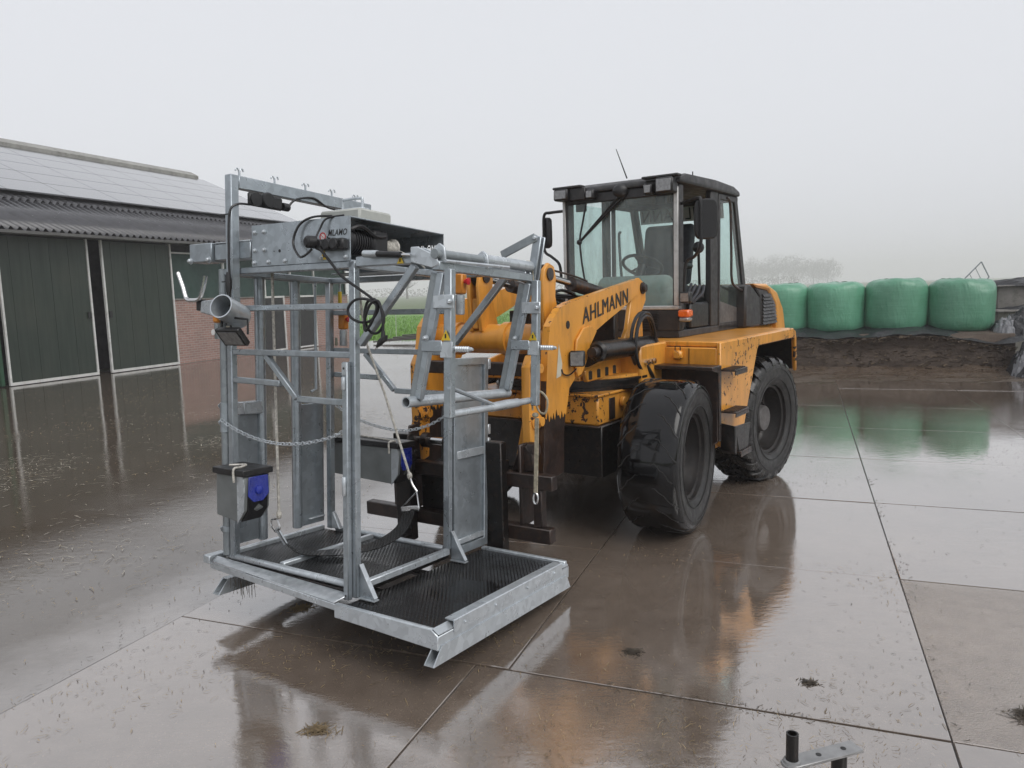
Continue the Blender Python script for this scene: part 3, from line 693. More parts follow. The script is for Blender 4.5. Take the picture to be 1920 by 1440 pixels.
# ================================================================== TREES, FENCE
def tree(name, base, h, spread, label, group, seed, trunk_r, pollard=False, dens=900):
    rn = random.Random(seed); t = root(name, base, label, 'tree', group); base = V3(base)
    tk = MB(); tops = []
    th = h*(.38 if pollard else .30)
    tk.tube(spline([base-V3((0,0,.1)), base+V3((rn.uniform(-.1,.1)*h*.1,0,th*.5)), base+V3((rn.uniform(-.1,.1)*h*.15,0,th))], 4), [trunk_r*(1.15-.4*i/8) for i in range(9)], 8)
    crown = MB(); c0 = base+V3((0,0,th))
    nl = 26 if pollard else 14
    for k in range(nl):
        a = 2*pi*rn.random(); el = rn.uniform(.35, 1.45) if pollard else rn.uniform(.3, 1.3); L = (h-th)*rn.uniform(.75, 1.0)
        d = V3((cos(a)*cos(el)*spread, sin(a)*cos(el)*spread, sin(el))); e = c0+d*L
        mid = c0+d*L*.5+V3((0,0,-.04*L))
        pts = spline([c0, mid, e], 3); tk.tube(pts, [trunk_r*(.28-.04*i) for i in range(len(pts))], 5)
        tops.append((mid, e, L))
    if not pollard:
        for k in range(dens):
            a = rn.uniform(0, 2*pi); cz = rn.uniform(-1, 1); rr = rn.random()**.42; sq = sqrt(1-cz*cz)
            lump = 1+.45*noise.noise(V3((cos(a)*1.7+seed, sin(a)*1.7, cz*2)))
            f = base+V3((cos(a)*sq*rr*h*.52*lump, sin(a)*sq*rr*h*.52*lump, h*(.50+.47*cz*rr*lump)))
            y = V3((rn.gauss(0,1), rn.gauss(0,1), rn.gauss(0,1))).normalized()*h*rn.uniform(.012,.035); z = y.cross(V3((rn.random(), rn.random(), 1))).normalized()*h*rn.uniform(.006,.016)
            crown.add([f-y, f+z, f+y, f-z], [(0,1,2,3)])
    for k in range(dens if pollard else 300):
        m_, e, L = tops[rn.randrange(nl)]; s_ = m_.lerp(e, rn.random()**.8) if not pollard else c0.lerp(e, rn.uniform(.15,1))
        d = V3((rn.gauss(0,1), rn.gauss(0,1), rn.gauss(.35,.7))); d.normalize(); l = L*rn.uniform(.12,.28)
        x = d.cross(V3((rn.random(), rn.random(), rn.random()))).normalized()*h*rn.uniform(.0012,.0035)
        b = V3((rn.gauss(0,.3), rn.gauss(0,.3), 0))*l*.3
        crown.add([s_-x, s_+x, s_+d*l*.6+b+x*.7, s_+d*l+b, s_+d*l*.6+b-x*.7], [(0,1,2,3,4)])
        for q in range(2):
            f = s_+d*l*rn.uniform(.3,1)+b; y = V3((rn.gauss(0,1), rn.gauss(0,1), rn.gauss(0,1))).normalized()*h*rn.uniform(.008,.018); z = y.cross(V3((rn.random(), rn.random(), 1))).normalized()*h*rn.uniform(.002,.006)
            crown.add([f, f+y+z, f+y*2, f+y-z], [(0,1,2,3)])
    tk.build('trunk', 'tree_bark', t); crown.build('crown', 'twig', t, fix=False, smooth=False); return t
tree('willow_tree', (-40.8, 304, -.05), 10.6, .75, 'bare pollard willow in the misty field behind the crush', None, 4, .45, True, 700)
def far(px, D): return ((px-960)/1415*D, D, -.05)
far_trees = [(1412,540,20.0,'leftmost bare tree of the misty clump beyond the cab mirror'),(1450,550,22.0,'tall second tree of the misty clump right of the cab'),(1490,545,21.5,'middle tree of the misty clump above the bales'),(1526,552,19.5,'fourth tree of the misty clump above the second bale'),(1553,548,19.0,'small rightmost tree of the misty clump')]
for k, (px, D, h, lab) in enumerate(far_trees):
    tree('misty_tree', far(px, D*1.32), h*1.30, 1.0, lab, 'misty clump of trees behind the bales', 20+k, .55, False, 2600)
hg = MB(); rnd = random.Random(5)
for k in range(5000):
    px = rnd.uniform(150, 1500); D = 560+rnd.uniform(-8, 8); b = V3(far(px, D))+V3((0,0,rnd.random()**1.3*(6.0+2.2*noise.noise(V3((px*.02,0,0))))))
    y = V3((rnd.gauss(0,1), rnd.gauss(0,.4), rnd.gauss(0,.7))).normalized()*.5; z = y.cross(V3((0,1,.1))).normalized()*.22
    hg.add([b-y-z, b+y-z, b+y+z, b-y+z], [(0,1,2,3)])
hg = hg.build('far_hedge', 'twig', fix=False, smooth=False); hg['kind'] = 'stuff'; hg['label'] = 'faint hedge line on the misty horizon'; hg['category'] = 'hedge'
for k, (px, py_d, lab) in enumerate(((746,31,'thin white electric fence post standing in the grass behind the crush'),(811,36,'thin white electric fence post nearer the loader arm'),(695,38,'thin white electric fence post seen left of the coiled cable'))):
    b = V3(((px-960)/1415*py_d, py_d, -.05)); o = MB().tube([b, b+V3((.02,0,1.0))], .012, 6).build('fence_post', 'white_paint'); tag(o, lab, 'fence post', 'electric fence posts in the field'); recenter(o)
pl = root('plank_pile', (-3.6, 27.4, 0), 'dark weathered boards lying at the edge of the grass', 'boards')
for k in range(4):
    p = V3((-4.9+.3*k, 26.9+.35*k, .06+.05*k)); MB().beam(p, p+V3((2.6+.3*k, .5-.1*k, .10)), .22, .04, (0,1,0)).build('board', 'plank', pl)
gr = MB(); rnd = random.Random(9)
for k in range(26000):
    y = 26.2+(rnd.random()**1.9)*34; x = rnd.uniform(-.33, .12)*y
    q = FY.o; uu = x*FY.u.x+y*FY.u.y; vv = x*FY.v.x+y*FY.v.y
    if vv < 25.2 and uu < -4: continue
    if vv < 24.5: continue
    h = rnd.uniform(.06,.2); a = rnd.uniform(0, pi); b = V3((x, y, -.06)); s_ = V3((cos(a), sin(a), 0))*.012*(1+y/40); l = V3((rnd.gauss(0,.05), rnd.gauss(0,.05), h))
    gr.add([b-s_, b+s_, b+l], [(0,1,2)])
gr = gr.build('grass', 'grass_blade', fix=False, smooth=False); gr['kind'] = 'stuff'; gr['label'] = 'short green grass of the field edge'; gr['category'] = 'grass'

# ================================================================== CATTLE CRUSH
C = FC
cr = root('cattle_crush', C(-.2, .5, -.22), 'galvanised steel cattle hoof-trimming crush carried on the loader forks', 'cattle crush')
GB = .004
def part(mb, name, mat='galv', parent=None, bev=GB, **k): return mb.build(name, mat, parent or cr, bev=bev, **k)
def cbox(*a): return MB().box(C, *a)
def cbeam(p, q, a, b, side=None): return MB().beam(C(*p), C(*q), a, b, side)
def ctube(pts, r, n=10, **k): return MB().tube([C(*p) for p in pts], r, n, **k)
def bolt(parent, p, axis, r=.009, l=.012, mat='galv_light'):
    mb = MB(); mb.lathe(V3(p), axis, [(r*1.5,0),(r*1.5,.002),(r,.0025),(r,l*.7),(r*.6,l),(0.0001,l)], 8); return mb.build('bolt', mat, parent)
# corner posts
p1 = part(cbox(-.918,-.88, 0,.038, -.005,1.53), 'post')
p2 = part(cbox(-.038,0, 0,.038, -.065,1.53), 'post')
p3 = part(cbox(-.038,0, .73,.768, -.005,1.53), 'post')
p4 = part(cbox(-.923,-.885, .712,.75, -.005,1.53), 'post')
lt = part(cbox(-.056,-.022, -.030,-.001, -.072,1.06), 'latch_tube')
part(cbox(-.053,-.025, -.033,-.0305, 1.0,1.056), 'latch_plate', 'galv_light', lt)
part(ctube([(-.039,-.036,.43),(-.039,-.036,.52)], .011), 'hinge_barrel', 'galv_light', lt)
part(ctube([(-.039,-.036,.93),(-.039,-.036,.99)], .011), 'hinge_barrel', 'galv_light', lt)
part(MB().lathe(C(-.039,-.0335,1.03), -C.v, [(.006,0),(.006,.001)], 8), 'bolt_hole', 'ink_and_hole_shade', lt, bev=0)
part(MB().lathe(C(-.039,-.0305,-.05), -C.v, [(.005,0),(.005,.001)], 8), 'bolt_hole', 'ink_and_hole_shade', lt, bev=0)
# side rails near and far
S = .03
for v in (.02, .752):
    part(cbeam((-.88,v,1.32),(-.038,v,1.32),S,S,C.w), 'rail'); part(cbeam((-.88,v,1.092),(-.038,v,1.092),S,S,C.w), 'rail')
    part(cbeam((-.88,v,.945),(-.523,v,.938),S,S,C.w), 'rail')
    part(cbeam((-.632,v,1.078),(-.407,v,.868),S,S*.98,C.v), 'diagonal_rail'); part(cbeam((-.400,v,.866),(-.038,v,.864),S,S*.97,C.w), 'rail')
# feet gussets
for (u, v) in ((0,.01),(0,.74)):
    gw_ = part(MB().prism([C(u+.001,v+.014,-.060),C(u+.001,v+.014,.085),C(u+.012,v+.014,.085),C(u+.092,v+.014,-.05),C(u+.092,v+.014,-.060)], C.v*.005), 'gusset', bev=0)
    part(cbeam((u+.008,v+.016,.098),(u+.100,v+.016,-.055),.026,.006,C.v), 'gusset_flange', 'galv_light', gw_, bev=.001)
    part(cbox(u+.004,u+.105, v-.002,v+.034, -.066,-.061), 'foot_plate', 'galv_light', gw_, bev=0)
part(MB().prism([C(-.884,.71,0),C(-.884,.71,.10),C(-.87,.71,.10),C(-.81,.71,.0)], C.v*.03), 'gusset', 'galv_light')
# floor: cross bars, side tubes, base sheet and rubber mats
for u in (-.023, -.585, -.99): part(cbox(u, u+.035, .047 if u > -.9 else .03,.729, -.03,.004), 'floor_bar', 'galv_light')
part(ctube([(-.93,.018,-.012),(-.066,.018,-.012)], .018), 'side_tube', 'galv_light'); part(ctube([(-.88,.752,-.008),(-.05,.752,-.008)], .018), 'side_tube', 'galv_light')
part(cbox(-1.0,-.03, .0,.775, -.068,-.034), 'floor_sheet', 'black_steel')  # near-black colour deepens the shade under the deck, cutting bounced light
part(cbox(-.953,-.587, .04,.727, -.033,-.016), 'rubber_mat', 'rubber_mat', bev=.003); part(cbox(-.548,-.025, .048,.727, -.033,-.015), 'rubber_mat', 'rubber_mat', bev=.003)
part(cbox(.0,.540, -.082,1.05, -.095,-.074), 'rubber_mat', 'rubber_mat', bev=.003)
# checker plate walkway and its end tube along the near side
part(MB().prism([C(-1.02,-.005,-.018),C(-1.0,-.052,-.034),C(-.06,-.088,-.068),C(-.035,.0-.002,-.045)], C.w*-.006), 'walkway_plate', 'checker_plate')
part(MB().prism([C(-1.02,-.052,-.041),C(-.035,-.09,-.075),C(-.035,-.088,-.108),C(-1.02,-.05,-.078)], C.v*.006), 'walkway_lip', 'galv_light')
part(cbox(-1.075,-1.022, -.055,.06, -.055,-.012), 'end_tube', 'galv_light')
# ramp frame on the right: near, far and folded right edges, skids beneath
nr_ = part(MB().prism([C(-.035,-.112,-.062),C(.535,-.112,-.062),C(.572,-.112,-.085),C(.572,-.112,-.150),C(-.035,-.112,-.128)], C.v*.008), 'ramp_edge', 'galv_light')
part(MB().prism([C(-.035,-.1035,-.062),C(.535,-.1035,-.062),C(.5345,-.083,-.064),C(-.035,-.083,-.064)], C.w*-.006), 'ramp_flange', 'galv_light')
part(cbox(.0,.56, 1.052,1.082, -.11,-.060), 'ramp_edge', 'galv_light')
part(MB().prism([C(.572,-.10,-.083),C(.535,-.10,-.060),C(.530,-.10,-.066),C(.565,-.10,-.088)], C.v*1.18), 'corner_flange', 'galv_light')
kick = part(MB().prism([C(.525,0.0,-.048),C(.572,0,-.048),C(.576,0,-.052),C(.576,0,-.105),C(.573,0,-.105),C(.571,0,-.054),C(.525,0,-.053)], C.v*.99), 'kick_strip', 'galv_light', bev=0)
for v in (.08,.33,.62,.9): bolt(kick, C(.576,v,-.08), C.u, .006, .008)
part(cbox(.566,.572, -.112,1.08, -.152,-.088), 'ramp_side_sheet', 'galv_light')
part(cbox(-.03,.56, -.08,1.06, -.125,-.097), 'ramp_base', 'black_steel')  # near-black as well: shade beneath the ramp put into the colour
def skid(u, v0, v1, name='skid'):
    """hollow runner, longer at the bottom than at the top"""
    mb = MB(); fl = .06
    def loop(e, ins):
        vt, vb = (v0+fl, v0) if e == 0 else (v1-fl*.7, v1)
        return [C(u-.042+ins,vt,-.130-ins),C(u+.004-ins,vt,-.130-ins),C(u+.006-ins,vb,-.206+ins),C(u-.048+ins,vb,-.206+ins)]
    L = [loop(0, 0), loop(0, .005), loop(1, 0), loop(1, .005)]; k = [0, 4, 8, 12]; fs = []
    for q in range(4):
        r_ = (q+1)%4; fs += [(q,r_,4+r_,4+q),(8+r_,8+q,12+q,12+r_),(q,8+q,8+r_,r_),(4+r_,12+r_,12+q,4+q)]
    mb.add(L[0]+L[1]+L[2]+L[3], fs); return mb.build(name, 'galv_light', cr, bev=0)
skid(.575,-.15,1.085); skid(-.93,-.07,.80); 
for v in (.25,.62): part(cbox(-1.0,.56, v,v+.06, -.145,-.1255), 'cross_member', 'black_steel')  # darkened like the floor sheet to deepen the shade underneath
# mud-clogged tufts hanging from the skid
mb = MB(); rn = random.Random(2)
for k in range(26):
    u = -.86+rn.random()*.14; p = C(u, -.05+rn.random()*.05, -.10); mb.tube([p, p+V3((rn.gauss(0,.006), rn.gauss(0,.006), -rn.uniform(.03,.11)))], .0011, 4)
mb.build('straw_tuft', 'straw_dark', cr, fix=False)
# ---- hoist box on top, letters cut through the far plate, coloured dark on the near one
GLYPH = {'M': ('1...1','11.11','1.1.1','1...1','1...1'), 'L': ('1....','1....','1....','1....','11111'), 'A': ('.111.','1...1','11111','1...1','1...1'), 'O': ('.111.','1...1','1...1','1...1','.111.')}
def plate_with_text(v0, v1, txt, uv0, uw, w0, wh):
    """sheet with the letters cut right through it: filled cells round the open ones"""
    a0, a1, z0, z1 = -.706, -.026, 1.53, 1.737
    mb = MB().box(C, a0,a1, v0,v1, z0,w0).box(C, a0,a1, v0,v1, w0+wh,z1).box(C, a0,uv0, v0,v1, w0,w0+wh).box(C, uv0+uw,a1, v0,v1, w0,w0+wh)
    n = len(txt)*6-1; du = uw/n; dw = wh/5
    for r_ in range(5):
        row = '.'.join(GLYPH[c][r_] for c in txt); k = 0
        while k < n:
            if row[k] == '.':
                e = k
                while e < n and row[e] == '.': e += 1
                mb.box(C, uv0+du*k,uv0+du*e, v0,v1, w0+wh-dw*(r_+1),w0+wh-dw*r_); k = e
            else: k += 1
    return mb.build('hoist_plate', 'galv', cr, smooth=False, fix=False)
np_ = part(cbox(-.706,-.026, 0,.006, 1.53,1.737), 'hoist_plate', bev=0)
part(lettering(MB(), 'MLAMO', C(-.165,-.001,1.650), C.u*.122, C.w*.030, V3((0,0,0)), .015, .25), 'brand_lettering', 'ink_and_hole_shade', np_, bev=0, fix=False, smooth=False)  # flat dark letters paint in the shade seen through cut-out ones
fp_ = plate_with_text(.715, .7165, 'MLAMO', -.20, .150, 1.640, .040)
part(MB().prism([C(-.176,-.0015,1.648),C(-.166,-.0015,1.636),C(-.15,-.0015,1.636),C(-.15,-.0015,1.643),C(-.163,-.0015,1.644),C(-.170,-.0015,1.652)], C.v*.001), 'emblem', 'ink_and_hole_shade', np_, bev=0)
part(cbox(-.706,-.026, .0065,.7145, 1.729,1.737), 'hoist_top_plate', 'galv')
part(cbox(-.706,-.70, .0065,.7145, 1.56,1.728), 'hoist_end_plate', 'galv')
part(cbox(-.706,-.026, .0065,.20, 1.530,1.536), 'hoist_floor', 'galv'); part(cbox(-.706,-.026, .55,.7145, 1.530,1.536), 'hoist_floor', 'galv')
part(cbox(-.93,.004, .0,.046, 1.4965,1.529), 'top_beam'); part(cbox(-.93,.004, .728,.776, 1.4965,1.529), 'top_beam'); part(cbox(-.045,.002, .047,.727, 1.497,1.5285), 'top_beam')
part(cbox(-.93,-.885, .047,.727, 1.497,1.5285), 'top_beam')
for (u, ww) in ((-.68,1.70),(-.61,1.70),(-.68,1.61),(-.61,1.61),(-.685,1.548),(-.58,1.548),(-.46,1.548),(-.21,1.548),(-.05,1.548)): bolt(np_, C(u,-.0005,ww), -C.v, .009, .014)
for (u, ww, r) in ((-.54,1.60,.003),(-.50,1.60,.008)): part(MB().lathe(C(u,-.0005,ww), -C.v, [(r,0),(r,.001)], 8), 'bolt_hole', 'ink_and_hole_shade', np_, bev=0)
def warn(p, ex, ey, nrm, s, parent):
    p = V3(p); t = MB().prism([p-ex*s*.55, p+ex*s*.55, p+ey*s], nrm*.0015).build('warning_sticker', 'yellow_sticker', parent)
    q = p+nrm*.0024
    MB().prism([q-ex*s*.08+ey*s*.22, q+ex*s*.08+ey*s*.22, q+ex*s*.08+ey*s*.62, q-ex*s*.08+ey*s*.62], nrm*.0006).build('symbol', 'ink_and_hole_shade', t)
warn(C(-.193,-.0005,1.542), C.u, C.w, -C.v, .045, np_)
t = MB().lathe(C(-.199,-.0005,1.650), -C.v, [(.021,0),(.021,.0012)], 18).build('prohibition_sticker', 'sticker_white', np_)
MB().lathe(C(-.199,-.002,1.650), -C.v, [(.015,0),(.021,0),(.021,.001),(.015,.001),(.015,0)], 18, cap=False).build('red_ring', 'red_plastic', t)
MB().beam(C(-.212,-.0025,1.662), C(-.186,-.0025,1.638), .004, .001, C.v).build('red_bar', 'red_plastic', t)
# hoist motor inside the open end
mo = sub('hoist_motor', cr, C(-.1,.2,1.6))
MB().lathe(C(-.11,.02,1.632), C.v, [(.055,0),(.062,.01),(.062,.035),(.05,.04),(.06,.05)]+[(x, .055+.008*k) for k in range(14) for x in ((.062,.054) if k % 2 else (.054,.062))]+[(.05,.17)], 20).build('motor_body', 'gearmotor', mo)
MB().box(C, -.18,-.05, .19,.30, 1.57,1.70).build('gearbox', 'gearmotor', mo, bev=.012)
MB().lathe(C(-.11,.30,1.632), C.v, [(.045,0),(.045,.01),(.03,.012)]+[(.030+.004*(k % 2), .014+.006*k) for k in range(12)]+[(.046,.09),(.046,.10)], 16).build('rope_drum', 'rope', mo)
MB().tube([C(-.09,.36,1.63), C(-.07,.52,1.59), C(-.065,.60,1.545)], .005, 6).build('hoist_rope', 'rope', mo)
MB().tube(spline([C(-.06,.04,1.68), C(-.045,.10,1.70), C(-.05,.2,1.665), C(-.05,.27,1.67)], 5), .010, 6).build('motor_cable', 'black_plastic', mo)
# socket strip on the near plate
sk = part(cbox(-.20,-.03, -.045,-.0005, 1.580,1.632), 'socket_strip', 'black_plastic', bev=.008)
for u in (-.175,-.125,-.078): MB().lathe(C(u,-.045,1.606), -C.v, [(.026,0),(.026,.012),(.022,.016),(0.0001,.016)], 14).build('socket_lid', 'black_plastic', sk)
MB().lathe(C(-.20,-.05,1.618), C.v*-1+C.u*-.3, [(.03,0),(.03,.04),(.02,.05),(0.0001,.05)], 10).build('plug', 'black_plastic', sk)
part(MB().tube(spline([C(-.2,-.07,1.585), C(-.24,-.08,1.555), C(-.30,-.06,1.56), C(-.37,-.03,1.63), C(-.34,-.02,1.71), C(-.26,-.01,1.745), C(-.16,.02,1.748)], 6), .006, 6), 'loop_cable', 'black_plastic', bev=0)
part(MB().tube(spline([C(-.19,-.06,1.63), C(-.19,-.03,1.68), C(-.16,-.015,1.73), C(-.08,.02,1.745)], 6), .005, 6), 'loop_cable', 'black_plastic', bev=0)
# end beam with cap at the left
eb = part(cbox(-1.0,-.715, -.003,.075, 1.575,1.66), 'end_beam'); part(cbox(-1.19,-1.006, -.02,.085, 1.57,1.668), 'beam_cap', 'galv', eb)
part(cbox(-1.0,-.72, -.004,.02, 1.661,1.669), 'beam_lip', 'galv_light', eb)
for u in (-1.175,-1.02): bolt(eb, C(u,-.021,1.578), -C.v, .012, .02)
# ---- lamp arch: post, arm, hooks, socket box
arc = part(cbox(-.846,-.796, -.052,-.002, 1.24,2.0), 'arch_post'); 
arm = part(cbox(-.846,-.796, -.0015,.99, 1.935,2.0), 'arch_arm')
part(cbox(-.846,-.796, .955,.992, 1.80,1.934), 'arch_end_plate')
for v in (.02,.25,.47,.675,.872):
    hk = MB()
    for s_ in (-1, 1):
        b = C(-.82+s_*.004, v, 2.0); hk.tube(spline([b, b+C.w*.026, b+C.w*.040+C.v*s_*.008, b+C.w*.038+C.v*s_*.018, b+C.w*.026+C.v*s_*.021], 4), .004, 6)
    hk.build('hook', 'galv_light', arm)
sb = part(cbox(-.80,-.775, .045,.27, 1.855,1.925), 'socket_block', 'black_plastic', bev=.01)
MB().lathe(C(-.775,.16,1.895), C.u, [(.042,0),(.042,.012),(.036,.02),(.0001,.02)], 16).build('socket_lid', 'black_plastic', sb)
MB().lathe(C(-.775,.085,1.89), C.u, [(.036,0),(.036,.010),(.0001,.012)], 16).build('socket_lid', 'black_plastic', sb)
MB().lathe(C(-.785,.27,1.88), C.v, [(.022,0),(.022,.04),(.012,.05),(.0001,.05)], 10).build('plug', 'black_plastic', sb)
part(MB().tube(spline([C(-.785,.31,1.88), C(-.78,.36,1.93), C(-.79,.50,1.962), C(-.79,.62,1.925), C(-.79,.8,1.93), C(-.785,.93,1.945), C(-.78,.99,1.89), C(-.70,.98,1.80)], 6), .006, 6), 'arm_cable', 'black_plastic', bev=0)
part(MB().tube(spline([C(-.79,.06,1.86), C(-.79,-.02,1.85), C(-.80,-.060,1.80), C(-.802,-.066,1.6), C(-.80,-.066,1.50), C(-.798,-.066,1.30), C(-.79,-.07,1.22)], 6), .006, 6), 'post_cable', 'black_plastic', bev=0)
part(MB().tube([C(-.80,-.072,1.50), C(-.80,-.072,1.46), C(-.80,-.072,1.42), C(-.80,-.072,1.385)], [.011,.016,.016,.010], 8), 'inline_switch', 'black_plastic', bev=0)
for ww in (1.79,1.45): part(MB().box(C, -.850,-.780, -.0762,-.0735, ww,ww+.006), 'cable_tie', 'black_plastic', bev=0)
# white control box with handle on top of the hoist box
cb = part(cbox(-.66,-.36, .42,.68, 1.738,1.865), 'control_box', 'control_grey', bev=.012)
part(MB().tube(spline([C(-.56,.50,1.865), C(-.56,.50,1.92), C(-.545,.50,1.93), C(-.43,.50,1.93), C(-.415,.50,1.92), C(-.415,.50,1.865)], 4), .008, 8), 'handle', 'galv_light', cb, bev=0)
part(cbox(-.60,-.39, .47,.53, 1.8655,1.877), 'lid_plate', 'galv_light', cb)
# ---- rear gate: vertical pipes with sheet wings
part(ctube([(-.958,.02,-.01),(-.958,.02,1.53)], .026, 14), 'gate_pipe', 'galv_dull')
for (ww, h) in ((.66,.16),(.33,.03),(.12,.03)): part(MB().pipe(C(-.958,.02,ww), C(-.958,.02,ww+h), .031, .004), 'pipe_collar', 'galv')
for ww in (.80,.71,.13): bolt(cr, C(-.984,.012,ww), -C.u, .012, .022)
g1 = part(ctube([(-.97,.262,.02),(-.97,.262,1.52)], .029, 14), 'gate_pipe'); g2 = part(ctube([(-.97,.520,.03),(-.97,.520,1.52)], .029, 14), 'gate_pipe')
part(cbox(-.975,-.965, .050,.234, .03,.745), 'gate_sheet', 'galv', g1); part(cbox(-.975,-.965, .55,.735, .03,.77), 'gate_sheet', 'galv', g2)
part(cbox(-.99,-.93, .115,.245, .746,.815), 'gate_handle_box', 'galv_light', g1)
part(cbox(-.97,-.95, .60,.73, .062,.072), 'gate_rib', 'galv_light', g2)
part(cbox(-.99,-.95, .05,.70, 1.4955,1.53), 'gate_track', 'galv_dull')
part(ctube([(-.93,.64,1.5),(-.93,.64,.86),(-.93,.60,.845)], .008, 6), 'gate_rod', 'galv', bev=0)
# ---- bracket plate, U hook, funnel, work lamp, switch at the left post
bp = part(MB().prism([C(-1.06,-.055,1.30),C(-1.05,-.055,1.36),C(-.83,-.055,1.375),C(-.79,-.055,1.34),C(-.79,-.055,1.25)], C.v*.05), 'bracket_plate', 'galv_light')
part(MB().tube(spline([C(-1.235,-.06,1.515), C(-1.195,-.06,1.44), C(-1.165,-.06,1.375), C(-1.12,-.06,1.365), C(-1.06,-.06,1.37), C(-1.03,-.06,1.41), C(-1.0,-.06,1.49)], 5), .011, 8), 'rope_hook', 'chrome', bp, bev=0)
part(cbox(-1.10,-1.062, -.05,-.01, 1.31,1.37), 'hook_holder', 'black_plastic', bp)
fa = (C.u*-.28-C.w*.30+C.v*.90).normalized()
f0 = C(-.735,-.17,1.325)
fn = MB().pipe(f0, f0+fa*.17, .062, .006, 22).build('tool_holder_tube', 'galv_light', cr)
MB().lathe(f0+fa*.165, fa, [(.0001,0),(.056,0),(.056,.004),(.0001,.004)], 20).build('tube_cap', 'galv', fn)
lm = sub('work_lamp', cr, C(-.71,-.1,1.2))
lx = (C.u*.9+C.v*.1).normalized(); ln = (-C.v*.75-C.w*.66).normalized(); ly = ln.cross(lx).normalized()
lc = C(-.71,-.11,1.185)
MB().hexa([lc-lx*.075-ly*.05, lc+lx*.075-ly*.05, lc+lx*.075+ly*.05, lc-lx*.075+ly*.05, lc-lx*.08-ly*.055+ln*.03, lc+lx*.08-ly*.055+ln*.03, lc+lx*.08+ly*.055+ln*.03, lc-lx*.08+ly*.055+ln*.03]).build('housing', 'black_plastic', lm, bev=.005)
q = lc+ln*.0312; MB().hexa([q-lx*.062-ly*.040, q+lx*.062-ly*.040, q+lx*.062+ly*.040, q-lx*.062+ly*.040, q-lx*.062-ly*.040+ln*.002, q+lx*.062-ly*.040+ln*.002, q+lx*.062+ly*.040+ln*.002, q-lx*.062+ly*.040+ln*.002]).build('lens', 'lens', lm)
MB().tube([lc-lx*.088, lc-lx*.088+C.w*.07, lc-lx*.03+C.w*.085, lc+lx*.088+C.w*.075, lc+lx*.088], .006, 6).build('yoke', 'black_plastic', lm)
def estop(p, parent, name, s=1.0, lower='galv_light'):
    e = sub(name, parent, p); p = V3(p)
    MB().lathe(p, C.w, [(.020*s,-.10*s),(.024*s,-.095*s),(.024*s,0),(.020*s,.004*s)], 14).build('sleeve', lower, e)
    MB().box(Frame(p, 32.1, 4), -.027*s,.027*s, -.024*s,.024*s, .006*s,.11*s).build('housing', 'orange_plain', e, bev=.007)
    MB().lathe(p+C.w*.07*s+C.u*.027*s, C.u, [(.010*s,0),(.010*s,.012*s),(.017*s,.014*s),(.019*s,.026*s),(.0001,.03*s)], 12).build('stop_button', 'red_plastic', e)
    MB().tube([p+C.w*.11*s, p+C.w*.14*s], .006*s, 6).build('cable_gland', 'black_plastic', e); return e
estop(C(.17,.6,1.395), cr, 'stop_switch'); estop(C(-.838,.78,1.215), cr, 'stop_switch', .95)
e3 = estop(C(-.945,-.03,1.24), cr, 'stop_switch', .8, 'galv_dull')
MB().lathe(C(-.955,-.052,1.195), -C.v, [(.016,0),(.016,.002)], 14).build('sticker', 'sticker_white', e3)
part(cbox(-.915,-.885, -.006,-.001, 1.17,1.23), 'switch_plate', 'cardboard_beige')
part(cbox(-.885,-.86, .752,.757, 1.12,1.17), 'switch_plate', 'cardboard_beige')
yb = part(cbox(-.875,-.855, .77,.79, 1.37,1.45), 'pendant_grip', 'yellow_sticker'); part(ctube([(-.865,.78,1.45),(-.865,.78,1.52)], .007, 6), 'grip_cable', 'galv_light', yb, bev=0)
# ---- leg winches: grey boxes with black lids and blue ends
def winch(u0, u1, v0, v1, w0, w1, name='leg_winch'):
    g = sub(name, cr, C((u0+u1)/2, v0, w0))
    MB().prism([C(u0,v0,w0+.01),C(u1-.05,v0,w0-.01),C(u1,v0,w0+.05),C(u1+.01,v0,w1-.03),C(u1,v0,w1),C(u0,v0,w1)], C.v*(v1-v0)).build('housing', 'winch_grey', g, bev=.004)
    MB().box(C, u0-.012,u1+.018, v0-.015,v1+.015, w1+.001,w1+.034).build('lid', 'black_plastic', g, bev=.004)
    x = u1+.013
    MB().prism([C(x,v0+.02,w1-.004),C(x,v1-.02,w1-.004),C(x,v1-.015,w1-.10),C(x-.004,(v0+v1)/2+.03,w1-.135),C(x-.004,(v0+v1)/2-.03,w1-.135),C(x,v0+.015,w1-.10)], C.u*.006).build('blue_cover', 'blue_plastic', g, bev=.002)
    MB().lathe(C(x+.006,(v0+v1)/2,w1-.075), C.u, [(.022,0),(.022,.008),(.012,.012),(.0001,.012)], 12).build('knob', 'blue_plastic', g)
    MB().prism([C(u1-.045,v0-.003,w0-.018),C(u1+.004,v0-.003,w0+.05),C(u1+.012,v0-.003,w1-.05),C(u1-.0,v0-.003,w1-.002),C(u1-.045,v0-.003,w1-.002)], C.v*.003).build('cheek_plate', 'galv_light', g)
    MB().prism([C(u1+.0125,v0+.02,w1-.08),C(u1+.0125,v1-.02,w1-.08),C(u1+.004,v1-.02,w0+.05),C(u1-.045,v1-.02,w0-.012),C(u1-.045,v0+.02,w0-.012),C(u1+.004,v0+.02,w0+.05)], C.u*.004).build('lower_cover', 'black_plastic', g, bev=.001)
    MB().tube(spline([C(u0+.04,v0+.05,w1+.037), C(u0+.12,v0+.09,w1+.041), C(u1-.06,v0+.03,w1+.039), C(u1-.05,v0-.017,w1+.036), C(u1-.048,v0-.018,w1-.03)], 4), .006, 6).build('cord', 'rope', g)
winch(-.835,-.625, -.14,.02, .25,.475); winch(-.97,-.42, .79,.92, .315,.52)
